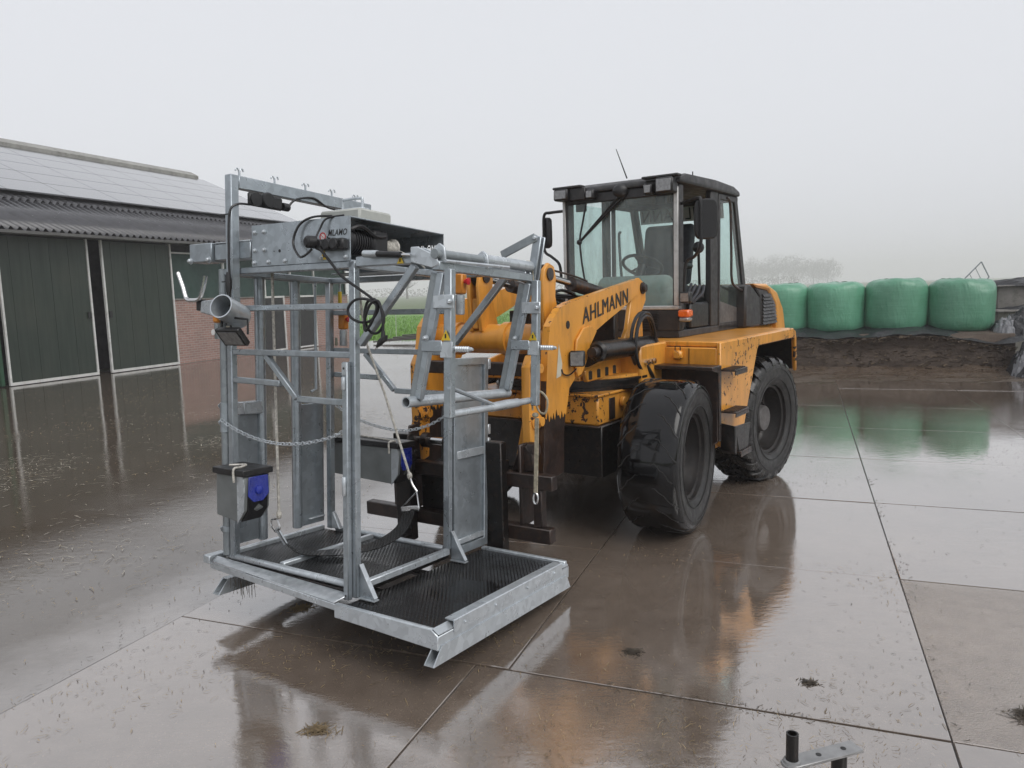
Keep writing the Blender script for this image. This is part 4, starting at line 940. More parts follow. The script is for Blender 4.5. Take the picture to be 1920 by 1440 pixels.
# ---- ropes, belly band, chains
part(MB().tube([C(-.675,.10,1.528), C(-.66,.10,.9), C(-.645,.10,.235)], .0075, 7), 'hoist_rope', 'rope', bev=0)
part(MB().ball(C(-.645,.10,.235), .016, 8, 6, (1,1,1.5)), 'rope_knot', 'rope', bev=0)
part(MB().tube(spline([C(-.66,.10,.21), C(-.70,.10,.20), C(-.705,.10,.17), C(-.67,.10,.14), C(-.64,.10,.165), C(-.66,.10,.21)], 5), .005, 6), 'carabiner', 'chrome', bev=0)
part(MB().tube([C(-.487,.6,1.151), C(-.55,.6,1.52)], .007, 7), 'hoist_rope', 'rope', bev=0)
part(MB().tube([C(-.487,.6,1.151), C(-.346,.6,.855), C(-.174,.6,.43)], .007, 7), 'hoist_rope', 'rope', bev=0)
part(MB().ball(C(-.17,.6,.415), .015, 8, 6, (1,1,1.5)), 'rope_knot', 'rope', bev=0)
part(MB().tube(spline([C(-.165,.6,.405), C(-.15,.6,.37), C(-.118,.6,.333)], 4), .006, 6), 'shackle', 'chrome', bev=0)
part(MB().tube([C(-.118,.6,.333), C(-.215,.585,.232), C(-.092,.585,.25)], .006, 8, closed=True), 'strap_triangle', 'chrome', bev=0)
path = spline([C(-.655,.10,.155), C(-.60,.12,.07), C(-.56,.18,.022), C(-.50,.28,.006), C(-.40,.38,.010), C(-.28,.47,.045), C(-.19,.545,.12), C(-.155,.585,.232)], 6)
bd = MB(); n = len(path); vs = []; fs = []
for i, p in enumerate(path):
    t = i/(n-1); hw = .018 if t < .2 else min(.062, .018+(t-.2)*.16)
    sd_ = (C.u*.75+C.v*-.35) if t > .5 else (C.u*.55+C.v*-.6); sd_.normalize(); vs += [p-sd_*hw, p+sd_*hw, p+sd_*hw+C.w*.005, p-sd_*hw+C.w*.005]
for i in range(n-1):
    a = i*4
    for q in range(4): fs.append((a+q, a+(q+1)%4, a+4+(q+1)%4, a+4+q))
bd.add(vs, fs); bdo = part(bd, 'belly_band', 'rubber_mat', bev=0)
part(cbeam((-.215,.583,.228),(-.092,.583,.247),.030,.006,C.w), 'band_clamp', 'chrome', bdo)
part(MB().beam(C(-.665,.10,.16), C(-.61,.115,.075), .03, .012, C.u), 'strap_buckle', 'galv_light', bdo)
def chain(pts, name='chain'):
    pts = spline(pts, 40); L = 0; mb = MB(); step = .026; acc = 0; k = 0
    for a, b in zip(pts[:-1], pts[1:]):
        acc += (b-a).length
        if acc >= step*.78:
            acc = 0; d = (b-a).normalized(); x = d.cross(V3((0,0,1))).normalized(); y = x.cross(d)
            if k % 2: x = y
            x = (x*.8+y*.5*(1 if k % 2 else -1)).normalized(); k += 1
            ring = []
            for q in range(8):
                t = 2*pi*q/8; ring.append(a+d*cos(t)*.0165+x*sin(t)*.008)
            mb.tube(ring, .0026, 5, closed=True)
    return mb.build(name, 'galv_light', cr, fix=False)
chain([C(-.955,-.02,.735), C(-.85,-.015,.69), C(-.70,-.012,.652), C(-.52,-.012,.637), C(-.33,-.012,.653), C(-.15,-.015,.695), C(-.04,-.02,.742)])
chain([C(-.90,.77,.755), C(-.75,.77,.69), C(-.55,.77,.645), C(-.35,.77,.635), C(-.18,.77,.675), C(-.05,.77,.74)])
# ---- head gate over the ramp
for v in (.0, .735):
    part(cbox(.006,.34, v+.001,v+.045, 1.500,1.548), 'gate_arm'); 
    part(cbeam((.018,v+.022,1.142),(.345,v+.022,1.492),.034,.034,C.v), 'brace')
    part(MB().prism([C(.335,v-.004,1.505),C(.335,v-.004,1.572),C(.375,v-.004,1.572),C(.475,v-.004,1.53),C(.495,v-.004,1.49),C(.455,v-.004,1.475)], C.v*.008), 'hinge_plate', 'galv_light')
    part(MB().prism([C(.335,v+.046,1.505),C(.335,v+.046,1.572),C(.375,v+.046,1.572),C(.475,v+.046,1.53),C(.495,v+.046,1.49),C(.455,v+.046,1.475)], C.v*.008), 'hinge_plate', 'galv_light')
    # inner swing frame leans into the cage, outer one hangs plumb
    part(cbeam((.490,v+.022,1.455),(.365,v+.022,.905),.030,.036,C.v), 'swing_bar'); part(cbeam((.452,v+.022,1.455),(.330,v+.022,.90),.012,.040,C.v), 'swing_flat', 'galv_dull')
    gp = part(cbox(.516,.554, v,v+.038, .83,1.47), 'yoke_post')
    part(cbox(.50,.566, v-.006,v-.001, 1.09,1.16), 'clamp_plate', 'galv_light', gp); part(cbox(.40,.512, v-.010,v-.001, 1.115,1.165), 'link_plate', 'galv', gp); part(cbox(.465,.575, v-.012,v-.002, 1.30,1.36), 'link_plate', 'galv_light', gp)
    bolt(gp, C(.56,v-.012,1.33), -C.v, .012, .02); bolt(gp, C(.43,v-.010,1.175), -C.v, .009, .02)
    th = MB().lathe(C(.557,v+.02,1.128), C.u, [(.014,0),(.014,.006)]+[(.009+.005*(k % 2), .008+.006*k) for k in range(13)]+[(.010,.088),(.006,.098),(.0001,.098)], 10); th.build('spring_bolt', 'galv_light', gp)
    warn(C(.533,v-.0065,1.165), C.u, C.w, -C.v, .045, gp)
    part(ctube([(.385,v+.022,1.10),(.375,v+.022,.895)], .007, 6), 'guide_rod', 'galv_dull', bev=0)
part(MB().pipe(C(.345,-.045,.893), C(.345,.79,.885), .025, .005, 16), 'yoke_pipe', 'galv_light', bev=0)
part(ctube([(.535,.023,.845),(.53,.40,.85),(.50,.79,.855)], .017, 12), 'yoke_pipe', 'galv_light', bev=0)
part(MB().tube([C(.525,.36,.85), C(.515,.50,.852), C(.51,.62,.853)], [.022,.024,.022], 12), 'pipe_sleeve', 'galv_light', bev=0)
part(ctube([(.545,.0,.965),(.53,.36,.865)], .010, 8), 'yoke_strut', 'galv', bev=0)
part(cbox(.452,.494, .0,.80, 1.466,1.506), 'head_tube')
part(ctube([(.475,-.012,1.535),(.475,.36,1.54)], .021, 14), 'pivot_pipe', 'galv_dull', bev=0); part(ctube([(.475,.34,1.542),(.475,.80,1.545)], .027, 14), 'pivot_pipe', 'galv_light', bev=0)
for v in (.02,.35): part(MB().prism([C(.44,v,1.50),C(.51,v,1.50),C(.505,v,1.565),C(.475,v,1.585),C(.445,v,1.565)], C.v*.012), 'pipe_lug', 'galv_light')
part(ctube([(.51,.02,1.505),(.53,.5,1.515)], .008, 6), 'locking_rod', 'galv_light', bev=0)
# folding lever at the far side
lv = part(cbeam((.300,.79,1.612),(.508,.79,1.695),.010,.045,C.v), 'lever_bar', 'galv_dull')
part(cbeam((.515,.80,1.70),(.465,.80,1.40),.012,.048,C.v), 'lever_arm', 'galv', lv); part(cbeam((.515,.84,1.70),(.465,.84,1.40),.012,.048,C.v), 'lever_arm', 'galv', lv)
bolt(lv, C(.505,.793,1.69), -C.v, .012, .02)
# gas spring along the near arm
gs = part(ctube([(.085,-.025,1.553),(.165,-.025,1.548)], .017, 12), 'gas_spring', 'galv_light', bev=0); part(ctube([(.165,-.025,1.548),(.30,-.025,1.538)], .014, 12), 'spring_body', 'black_plastic', gs, bev=0); part(ctube([(.30,-.025,1.538),(.355,-.025,1.533)], .006, 8), 'spring_rod', 'chrome', gs, bev=0)
warn(C(.28,-.004,1.502), C.u, C.w, -C.v, .035, gs)
# side panel from the far post to the ramp's back edge
pn = part(MB().ring([C(.0,.782,-.060),C(.0,1.122,-.060),C(.0,1.122,1.06),C(.0,.782,1.06)], [C(.0,.815,-.01),C(.0,1.085,-.01),C(.0,1.085,1.02),C(.0,.815,1.02)], C.u*-.03), 'side_panel', 'galv', bev=.003)
part(cbox(-.026,-.018, .816,1.084, -.009,1.019), 'panel_sheet', 'galv', pn, bev=0)
part(cbox(-.0175,-.001, .816,1.084, .49,.535), 'panel_rib', 'galv_light', pn, bev=.002)
for ww in (.52,.60,.99): part(cbox(-.02,.0, 1.123,1.15, ww,ww+.06), 'panel_lug', 'galv_light', pn)
part(cbox(-.0175,-.001, .816,1.084, .0,.03), 'panel_rib', 'galv_light', pn, bev=.002)
# loose rope and strap tied to the yoke
part(MB().tube(spline([C(.49,.80,1.54), C(.497,.79,1.38), C(.51,.79,1.10), C(.52,.79,.87), C(.53,.80,.80), C(.57,.80,.79), C(.58,.80,.86), C(.54,.79,.90), C(.50,.79,.86), C(.50,.79,.80)], 8), .006, 6), 'tie_rope', 'rope_dirty', bev=0)
part(MB().tube(spline([C(.49,.80,1.54), C(.475,.80,1.57), C(.46,.76,1.56), C(.455,.74,1.48)], 5), .006, 6), 'tie_rope', 'rope', bev=0)
part(MB().ball(C(.51,.80,.775), .014, 8, 6, (1.3,1,1)), 'rope_knot', 'rope_dirty', bev=0)
part(MB().beam(C(.52,.80,.76), C(.505,.82,.36), .022, .006, C.u), 'hanging_strap', 'rope_dirty', bev=0)
part(MB().tube([C(.505,.82,.36)+(C.u*cos(a)*.014+C.w*(sin(a)*.03-.03)) for a in [2*pi*q/12 for q in range(12)]], .005, 6, closed=True), 'strap_ring', 'chrome', bev=0)

# ---- extension cable coiled over the brace: a thing of its own
ec = root('extension_cable', C(.2,-.03,1.15), 'coiled black extension cable with angled plug hanging on the crush brace', 'cable')
pts = [C(-.15,-.07,1.585), C(-.10,-.06,1.53), C(-.03,-.05,1.455), C(.06,-.045,1.40), C(.14,-.045,1.355), C(.20,-.045,1.31), C(.22,-.045,1.25), C(.19,-.045,1.20), C(.14,-.045,1.20), C(.105,-.045,1.26), C(.12,-.045,1.33), C(.165,-.045,1.345), C(.185,-.045,1.30),
       C(.15,-.055,1.25), C(.08,-.055,1.245), C(.025,-.055,1.27), C(.015,-.055,1.31), C(.06,-.055,1.345), C(.13,-.055,1.345), C(.185,-.055,1.315), C(.165,-.06,1.25), C(.125,-.06,1.205), C(.12,-.06,1.25), C(.15,-.06,1.32), C(.20,-.06,1.335), C(.225,-.06,1.27), C(.228,-.06,1.20)]
MB().tube(spline(pts, 7), .0065, 7).build('cord', 'black_plastic', ec)
MB().tube([C(.228,-.06,1.205), C(.228,-.06,1.165)], [.008,.013], 8).build('strain_relief', 'black_plastic', ec)
MB().hexa([C(.235,-.075,1.155),C(.245,-.045,1.165),C(.20,-.045,1.135),C(.19,-.075,1.125),C(.238,-.075,1.185),C(.248,-.045,1.19),C(.222,-.045,1.175),C(.205,-.075,1.165)]).build('plug', 'black_plastic', ec, bev=.005)
for k in (0, 1): MB().tube([C(.194+.012*k,-.06,1.136+.007*k), C(.176+.012*k,-.06,1.122+.004*k)], .0035, 6).build('pin', 'chrome', ec)

# ================================================================== WHEEL LOADER
B, K = FB, FK
ld = root('wheel_loader', B(-1.05, .87, 0), 'weathered orange swing loader with dark cab parked on the wet concrete', 'loader')
def lp(mb, name, mat='orange', parent=None, bev=.006, **k): return mb.build(name, mat, parent or ld, bev=bev, **k)
def bbox(*a): return MB().box(B, *a)
def kbox(*a): return MB().box(K, *a)
def ktube(pts, r, n=14, **k): return MB().tube([K(*p) for p in pts], r, n, **k)
def btube(pts, r, n=8, **k): return MB().tube([B(*p) for p in pts], r, n, **k)
# ---- wheels
def wheel_meshes(rear):
    R, hw, rr = .53, .21, .306
    X = V3((1,0,0)); O0 = V3((0,0,0))
    prof = [(rr,-.165),(rr+.02,-.19),(.40,-.208),(.46,-.207),(.495,-.198),(.512,-.180),(.520,-.155),(.524,-.08),(.525,0),(.524,.08),(.520,.155),(.512,.180),(.495,.198),(.46,.207),(.40,.208),(rr+.02,.19),(rr,.165)]
    side = MB().lathe(O0, X, prof, 64, cap=False)
    # moulded rings on the sidewall
    for s_ in (-1, 1):
        for r_, h in ((.445,.2085),(.352,.2015),(.49,.2005)):
            side.tube([V3((s_*h, cos(a)*r_, sin(a)*r_)) for a in [2*pi*q/56 for q in range(56)]], .0035, 5, closed=True)
    tread = MB()
    if not rear:
        tread.lathe(O0, X, [(.470,-.2068),(.500,-.200),(.517,-.182),(.527,-.150),(.531,-.07),(.532,0),(.531,.07),(.527,.150),(.517,.182),(.500,.200),(.470,.2068)], 128, cap=False)
    sipe = MB(); nl = 20 if not rear else 22; hi = .010 if not rear else .028
    for k in range(nl):
        for s_ in (-1, 1):
            if not rear:
                pp = []
                for q in range(9):
                    x = .045+.150*q/8; rs_ = .5312-.004*(x/.15)**2 if x < .15 else .527-.010*((x-.15)/.032)**2*(1 if x < .182 else 1.2)
                    an = 2*pi*(k+(.5 if s_ > 0 else 0))/nl+.30*(q/8)**1.5+.012*sin(q*2.1+k)
                    pp.append(V3((s_*x, cos(an)*rs_, sin(an)*rs_)))
                sipe.tube(pp, [.001]+[.0038]*6+[.006,.008], 5); continue
            a0 = 2*pi*(k+(.5 if s_ > 0 else 0))/nl; da = 2*pi/nl*(.95 if not rear else .58)
            cols = [(.014,.522,.0),(.09,.521,.10),(.155,.517,.20),(.190,.500,.24),(.203,.470,.26)] if rear else [(.0,.523,.0),(.06,.5225,.02),(.155,.517,.20),(.190,.500,.27),(.203,.475,.29)]
            vs = []
            for (x, r_, sk) in cols:
                top = r_+(hi if x < .16 else hi*.6)
                for (an, rad) in ((a0+sk, r_-.02),(a0+sk, top),(a0+sk+da*(1 if x < .1 else .9), top),(a0+sk+da*(1 if x < .1 else .9), r_-.02)):
                    vs.append(V3((s_*(x if rad > r_ else x*1.0)+(s_*.004 if (rad > r_ and x > .18) else 0), cos(an)*rad, sin(an)*rad)))
            fs = [(0,1,2,3),(16,19,18,17)]
            for c in range(4):
                b0 = c*4
                for q in range(4): fs.append((b0+q, b0+(q+1)%4, b0+4+(q+1)%4, b0+4+q))
            tread.add(vs, fs)
    rim = MB().lathe(O0, X, [(.30,-.16),(.312,-.172),(.318,-.165),(.318,.165),(.312,.176),(.300,.172),(.296,.150),(.275,.140),(.270,.10),(.262,.085),(.258,.02),(.245,.005),(.235,-.01),(.15,.0),(.0001,.0)], 48)
    hub = MB()
    if rear:
        hub.lathe(O0, X, [(.13,0),(.13,.03),(.118,.04),(.112,.10),(.104,.112),(.0001,.114)], 28)
    else:
        hub.lathe(O0, X, [(.13,0),(.13,.02),(.10,.03),(.095,.08),(.08,.10),(.0001,.10)], 10)
        hub.box(FW, .0,.075, -.17,.10, -.03,.03)
    nuts = MB()
    for k in range(10):
        a = 2*pi*k/10; nuts.lathe(V3((-.002, cos(a)*.185, sin(a)*.185)), X, [(.016,0),(.016,.014),(.009,.016),(.009,.028),(.0001,.028)], 6)
    if not rear: side.add(sipe.v, sipe.f)
    return side, tread, rim, hub, nuts
cache = {}
def wheel(u, v, yaw, flip, rear, label):
    w_ = sub('wheel', ld, B(u, v, .53)); w_['label'] = label
    a = radians(yaw); ang = -a+(pi if flip else 0)
    w_.rotation_euler = (0, 0, ang)
    for i, (nm, mt) in enumerate((('tyre','tyre_side'),('tread','tyre_wet' if not rear else 'tyre_tread'),('rim','rim_dark'),('hub','hub_grey' if rear else 'rim_dark'),('wheel_nuts','rim_dark'))):
        key = (rear, nm)
        if key not in cache:
            o = wheel_meshes(rear)[i].build(nm, mt); cache[key] = o.data
            if nm == 'tyre':
                o.data.materials.append(MATS['tyre_wet'])
                for p in o.data.polygons:
                    r_ = sqrt(p.center.y**2+p.center.z**2)/SC
                    if r_ > .508 and (rear or abs(p.center.x)/SC > .0 and len(p.vertices) == 4 and p.area > 4e-4): p.material_index = 1
        else:
            o = bpy.data.objects.new(nm, cache[key]); COL.objects.link(o)
        o.parent = w_; o.location = (0,0,0); o.rotation_euler = (.37*len(cache), 0, 0) if nm in ('tyre','tread') else (0,0,0)
        if nm == 'wheel_nuts': o['kind'] = 'stuff'
def wpos(u, yaw): return u-.21*cos(radians(yaw-36))
wheel(-.21, .0, 29, False, False, 'wet worn front wheel nearest the camera')
wheel(-.19, 1.735, 42.5, False, True, 'rear wheel under the chipped fender')
wheel(-1.90, .0, 29, True, False, 'far front wheel behind the crush'); wheel(-1.90, 1.735, 42.5, True, True, 'far rear wheel')
# ---- chassis, axles
lp(bbox(-1.62,-.50, -.44,3.0, .42,.775), 'chassis', 'black_steel')
lp(btube([(-1.5,0,.53),(-.45,0,.53)], .13, 16), 'front_axle', 'black_steel'); lp(btube([(-1.5,1.735,.53),(-.45,1.735,.53)], .13, 16), 'rear_axle', 'black_steel')
ff = lp(bbox(-1.58,-.52, -.45,.35, .778,.975), 'front_frame', 'orange_chipped', bev=.012)
lp(MB().box(B, -1.60,-.505, -.47,.34, .765,.7775), 'frame_flange', 'brown_steel', ff, bev=.003); lp(MB().box(B, -1.60,-.505, -.47,.34, .9755,.992), 'frame_flange', 'orange_chipped', ff, bev=.003)
lp(bbox(-.5195,-.512, -.30,-.22, .80,.95), 'seam_strip', 'brown_steel', ff, bev=.002)
lp(MB().lathe(B(-.5115,-.12,.905), B.u, [(.035,0),(.035,.02),(.03,.025),(.0001,.025)], 14), 'drain_plug', 'orange_chipped', ff, bev=0)
lp(bbox(-.900,-.862, -.456,-.4505, .80,.83), 'frame_sticker', 'sticker_white', ff, bev=0)
lp(MB().lathe(B(-1.05,.12,.993), (0,0,1), [(.60,0),(.60,.02),(.585,.022),(.585,.055),(.60,.057),(.60,.075),(.50,.076),(.50,0),(.60,0)], 56, cap=False), 'slew_ring', 'black_steel', bev=0)
# ---- turret carrying the boom
tu = lp(MB().lathe(B(-1.05,.12,1.07), (0,0,1), [(.58,0),(.58,.02),(.3,.021),(.3,.0)], 48), 'turret_base', 'orange_chipped', bev=0)
for uu, nm in ((.205, 'near'), (-.735, 'far')):
    mb = MB().prism([K(uu,2.02,1.08),K(uu,1.98,1.16),K(uu,2.30,1.20),K(uu,2.55,1.24),K(uu,2.70,1.40),K(uu,2.80,1.70),K(uu,2.93,1.775),K(uu,3.05,1.73),K(uu,3.06,1.60),K(uu,2.98,1.52),K(uu,3.0,1.30),K(uu,2.95,1.08)], K.u*.035)
    lp(mb, 'turret_plate', 'orange')
    lp(MB().lathe(K(uu+.035,2.985,1.695), K.u, [(.045,0),(.045,.012),(.028,.013),(.028,.035),(.016,.036),(.0001,.036)], 16), 'pivot_pin', 'worn_steel', bev=0)
lp(kbox(-.70,.20, 2.55,2.62, 1.09,1.55), 'turret_web', 'black_steel'); lp(kbox(-.69,.19, 2.0,2.55, 1.085,1.12), 'turret_floor', 'orange_chipped')
bn = MB()
for k in range(4): bn.box(K, .245,.275, 2.06+.13*k,2.12+.13*k, 1.095,1.155)
for k, vv in enumerate((2.06,2.19,2.32,2.45)): lp(MB().lathe(K(.222,vv,1.095), (0,0,1), [(.032,0),(.032,.055),(.02,.06),(.0001,.06)], 6), 'ring_bolt', 'black_steel', bev=0)
# ---- boom: two side plates, torque tube, tilt levers
outline = [(1.367,.587),(1.429,1.156),(1.45,1.331),(1.481,1.48),(1.533,1.529),(1.618,1.588),(1.739,1.619),(2.271,1.687),(2.858,1.761),(2.90,1.75),(2.88,1.66),(2.565,1.555),(2.263,1.466),(2.084,1.408),(1.96,1.30),(1.877,1.198),(1.791,1.127),(1.715,1.078),(1.697,1.008),(1.673,.95),(1.645,.807),(1.633,.551),(1.50,.54)]
WEAR = .93
def cutpoly(poly, z, keep_above):
    out = []
    for (a, b) in zip(poly, poly[1:]+poly[:1]):
        ia = (a[1] >= z) == keep_above; ib = (b[1] >= z) == keep_above
        if ia: out.append(a)
        if ia != ib:
            t = (z-a[1])/(b[1]-a[1]); out.append((a[0]+(b[0]-a[0])*t, z))
    return out
def ragged(poly, z, n=15, amp=.055, seed=1):
    """upper part of the plate ends in a jagged paint edge"""
    rn = random.Random(seed); i = max(range(len(poly)), key=lambda q: (abs(poly[q][1]-z) < 1e-6)*10-q*.01)
    idx = [q for q in range(len(poly)) if abs(poly[q][1]-z) < 1e-6]
    a, b = idx[0], idx[1]; pa, pb = poly[a], poly[b]
    jag = [(pa[0]+(pb[0]-pa[0])*(k+.5)/n, z+(rn.uniform(.0,amp) if k % 2 else -rn.uniform(.0,amp*.6))) for k in range(n)]
    return poly[:a+1]+jag+poly[a+1:] if b == a+1 else poly[:b+1]+[j for j in jag[::-1]]+poly[b+1:]
up = cutpoly(outline, WEAR, True); upj = ragged(up, WEAR)
for uu in (.215, -.76):
    bp_ = lp(MB().prism([K(uu,a,b) for a,b in outline], K.u*.04), 'boom_plate', 'brown_steel', bev=.004)
    lp(MB().prism([K(uu+.0405,a,b) for a,b in upj], K.u*.004), 'painted_face', 'orange', bp_, bev=0)
    lp(MB().prism([K(uu-.001,a-.0015,b+.001) for a,b in upj if True][:1]+[K(uu-.0025,a,b) for a,b in up], K.u*.0022), 'painted_face', 'orange', bp_, bev=0)
    edge = MB()
    up_e = [(1.429,1.156),(1.45,1.331),(1.481,1.48),(1.533,1.529),(1.618,1.588),(1.739,1.619),(2.271,1.687),(2.858,1.761)]
    for (a, b) in zip(up_e[:-1], up_e[1:]):
        d = V3((b[0]-a[0], b[1]-a[1], 0)); n_ = V3((-d.y, d.x, 0)).normalized()*.003
        edge.hexa([K(uu-.002,a[0],a[1]),K(uu+.045,a[0],a[1]),K(uu+.045,b[0],b[1]),K(uu-.002,b[0],b[1]),K(uu-.002,a[0]+n_.x,a[1]+n_.y),K(uu+.045,a[0]+n_.x,a[1]+n_.y),K(uu+.045,b[0]+n_.x,b[1]+n_.y),K(uu-.002,b[0]+n_.x,b[1]+n_.y)])
    lp(edge, 'painted_edge', 'orange_chipped', bp_, bev=0)
    if uu > 0: near_plate = bp_
# orange patch left lower down the worn plate's edge
lp(MB().prism([K(.205,1.362,.60),K(.13,1.362,.60),K(.19,1.40,.95),K(.213,1.41,.95)], K.v*.05), 'boom_web', 'orange_chipped')
# doubler and boss round the lift cylinder pin, grey reflector sticker, hole
lp(MB().prism([K(.2605,a,b) for a,b in ((1.80,1.14),(1.77,1.24),(1.80,1.38),(1.90,1.45),(2.02,1.46),(2.10,1.42),(2.0,1.33),(1.93,1.22),(1.86,1.15))], K.u*.018), 'doubler_plate', 'orange', near_plate)
lp(MB().lathe(K(.2605,1.712,1.481), K.u, [(.026,0),(.026,.001)], 16), 'plate_hole', 'black_steel', near_plate, bev=0)
lp(MB().prism([K(.2605,1.545,1.16),K(.2605,1.605,1.17),K(.2605,1.625,1.24),K(.2605,1.585,1.37)], K.u*.0012), 'reflector_sticker', 'cardboard_beige', near_plate, bev=0)
tx = lettering(MB(), 'AHLMANN', K(.262,1.915,1.472), K(.262,2.655,1.592)-K(.262,1.915,1.472), K.w*.104, K.u*.0006, .0, .0)
lettering(tx, 'AHLMANN', K(.262,1.922,1.475), K(.262,2.655,1.592)-K(.262,1.915,1.472), K.w*.104, K.u*.0008, .0, .0)
lp(tx, 'brand_lettering', 'ink_and_hole_shade', near_plate, bev=0, fix=False, smooth=False)
lp(ktube([(-.72,1.70,1.39),(.214,1.70,1.39)], .098, 28), 'torque_tube', 'orange')
for uu in (-.60,-.20,.12): lp(MB().lathe(K(uu,1.70,1.39), K.u, [(.0985,0),(.112,.004),(.112,.05),(.0985,.054)], 28), 'tube_collar', 'orange', bev=0)
def tilt_lever(uu):
    out = [(1.60,1.44),(1.585,1.60),(1.58,1.74),(1.60,1.83),(1.66,1.872),(1.73,1.85),(1.755,1.78),(1.74,1.66),(1.80,1.48)]
    g = None
    for q in (0, .075):
        o = lp(MB().prism([K(uu+q,a,b) for a,b in out], K.u*.028), 'tilt_lever', 'orange'); g = g or o
    lp(MB().prism([K(uu+.029,1.60,1.46),K(uu+.029,1.60,1.66),K(uu+.029,1.625,1.66),K(uu+.029,1.70,1.46)], K.u*.045), 'lever_web', 'orange', g)
    lp(MB().lathe(K(uu+.030,1.655,1.80), K.u, [(.05,0),(.062,.004),(.062,.040),(.05,.044)], 20), 'lever_roller', 'black_steel', g, bev=0)
    lp(MB().lathe(K(uu-.012,1.665,1.80), K.u, [(.04,0),(.04,.125),(.0001,.126)], 14), 'lever_pin', 'worn_steel', g, bev=0)
    lp(MB().prism([K(uu-.035,1.66,1.47),K(uu-.035,1.64,1.66),K(uu+.0,1.64,1.70),K(uu+.0,1.72,1.47)], K.v*.02), 'lever_gusset', 'orange', g)
    c = lp(MB().tube([K(uu+.05,1.665,1.80), K(uu+.05,2.15,1.725)], .022, 14), 'tilt_rod', 'chrome', bev=0)
    lp(MB().tube([K(uu+.05,2.05,1.74), K(uu+.05,2.75,1.63)], .046, 16), 'tilt_cylinder', 'worn_steel', bev=0)
    lp(MB().tube(spline([K(uu+.05,1.74,1.835), K(uu+.05,2.1,1.79), K(uu+.05,2.30,1.755)], 4), .007, 6), 'hydraulic_pipe', 'worn_steel', bev=0)
tilt_lever(.06); tilt_lever(-.42)
# tangle of hoses between the levers
rn = random.Random(4)
for k in range(9):
    a = K(rn.uniform(-.3,.15), 1.80+rn.random()*.1, 1.52+rn.random()*.1); b = K(rn.uniform(-.3,.1), 2.5, 1.55+rn.random()*.1); m_ = (a+b)/2+V3((rn.uniform(-.08,.08), 0, rn.uniform(.0,.14)))
    lp(MB().tube(spline([a, a.lerp(m_, .5)+V3((0,0,.05)), m_, b], 5), .011, 6), 'hydraulic_hose', 'black_plastic', bev=0)
for k in range(6):
    p = K(-.05+.05*k, 1.86, 1.54); lp(MB().lathe(p, K.v, [(.016,0),(.016,.04),(.022,.041),(.022,.06),(.0001,.06)], 8), 'hose_coupling', 'worn_steel', bev=0)
# near lift cylinder and the looped hoses
lp(MB().tube([K(.33,1.90,1.29), K(.33,2.05,1.29)], [.034,.036], 12), 'lift_rod_eye', 'worn_steel', bev=0)
lp(MB().tube([K(.33,1.97,1.29), K(.33,1.99,1.29), K(.33,2.88,1.27), K(.33,2.90,1.27)], [.05,.068,.068,.05], 20), 'lift_cylinder', 'black_steel', bev=0)
lp(MB().lathe(K(.25,2.92,1.27), K.u, [(.05,0),(.05,.13),(.0001,.13)], 14), 'lift_pin', 'worn_steel', bev=0)
for k, (c, r1, r2) in enumerate((((2.70,1.31),.20,.19),((2.72,1.33),.165,.17),((2.68,1.29),.185,.185))):
    rng = [radians(-60+300*q/18) for q in range(19)]
    lp(MB().tube([K(.355+.018*k, c[0]+cos(a)*r1*1.05, c[1]+sin(a)*r2*1.1) for a in rng], .013, 7), 'hydraulic_hose', 'black_plastic', bev=0)
lp(kbox(.30,.40, 2.60,2.80, 1.10,1.22), 'valve_block', 'worn_steel', bev=.01)
for q in range(3): lp(MB().lathe(K(.401,2.63+.07*q,1.16), K.u, [(.02,0),(.02,.03),(.012,.032),(.0001,.032)], 8), 'valve_port', 'chrome', bev=0)
lp(MB().tube(spline([K(.40,2.66,1.14), K(.42,2.72,1.06), K(.40,2.80,1.02), K(.36,2.86,1.06), K(.33,2.85,1.14)], 5), .014, 7), 'hydraulic_hose', 'black_plastic', bev=0)
# work light on the boom plate
wl = sub('work_light', ld, K(.30,1.745,1.266))
WF = Frame(K(.31,1.735,1.266), 12)
MB().box(WF, -.048,.048, -.02,.03, -.050,.050).build('housing', 'black_plastic', wl, bev=.008)
MB().box(WF, -.040,.040, -.024,-.0205, -.042,.042).build('lens', 'lens', wl)
MB().tube([WF(-.095,.03,0), WF(-.04,.02,0)], .018, 8).build('bracket', 'black_plastic', wl)
lp(MB().tube(spline([K(.265,1.61,1.21), K(.27,1.62,1.18), K(.27,1.70,1.165), K(.29,1.76,1.20)], 4), .005, 5), 'lamp_cable', 'black_plastic', bev=0)
# link arms with pin bosses in front of the near plate
for uu in (.15, -.70):
    la = lp(MB().prism([K(uu,1.31,.60),K(uu,1.30,.95),K(uu,1.31,1.25),K(uu,1.36,1.32),K(uu,1.42,1.28),K(uu,1.43,.95),K(uu,1.40,.62)], K.u*.06), 'link_arm', 'orange_chipped')
    for ww in (1.24,.92): lp(MB().lathe(K(uu+.06,1.365,ww), K.u, [(.052,0),(.052,.01),(.042,.012),(.042,.024),(.028,.026),(.028,.05),(.0001,.05)], 18), 'pin_boss', 'orange_chipped', la, bev=0)
    lp(MB().prism([K(uu-.08,1.34,.66),K(uu-.02,1.34,.66),K(uu+.02,1.34,.90),K(uu-.02,1.34,.92)], K.v*.05), 'tilt_link', 'orange_chipped', la)
lp(kbox(-.63,.14, 1.34,1.40, 1.19,1.27), 'link_cross_tube', 'brown_steel')
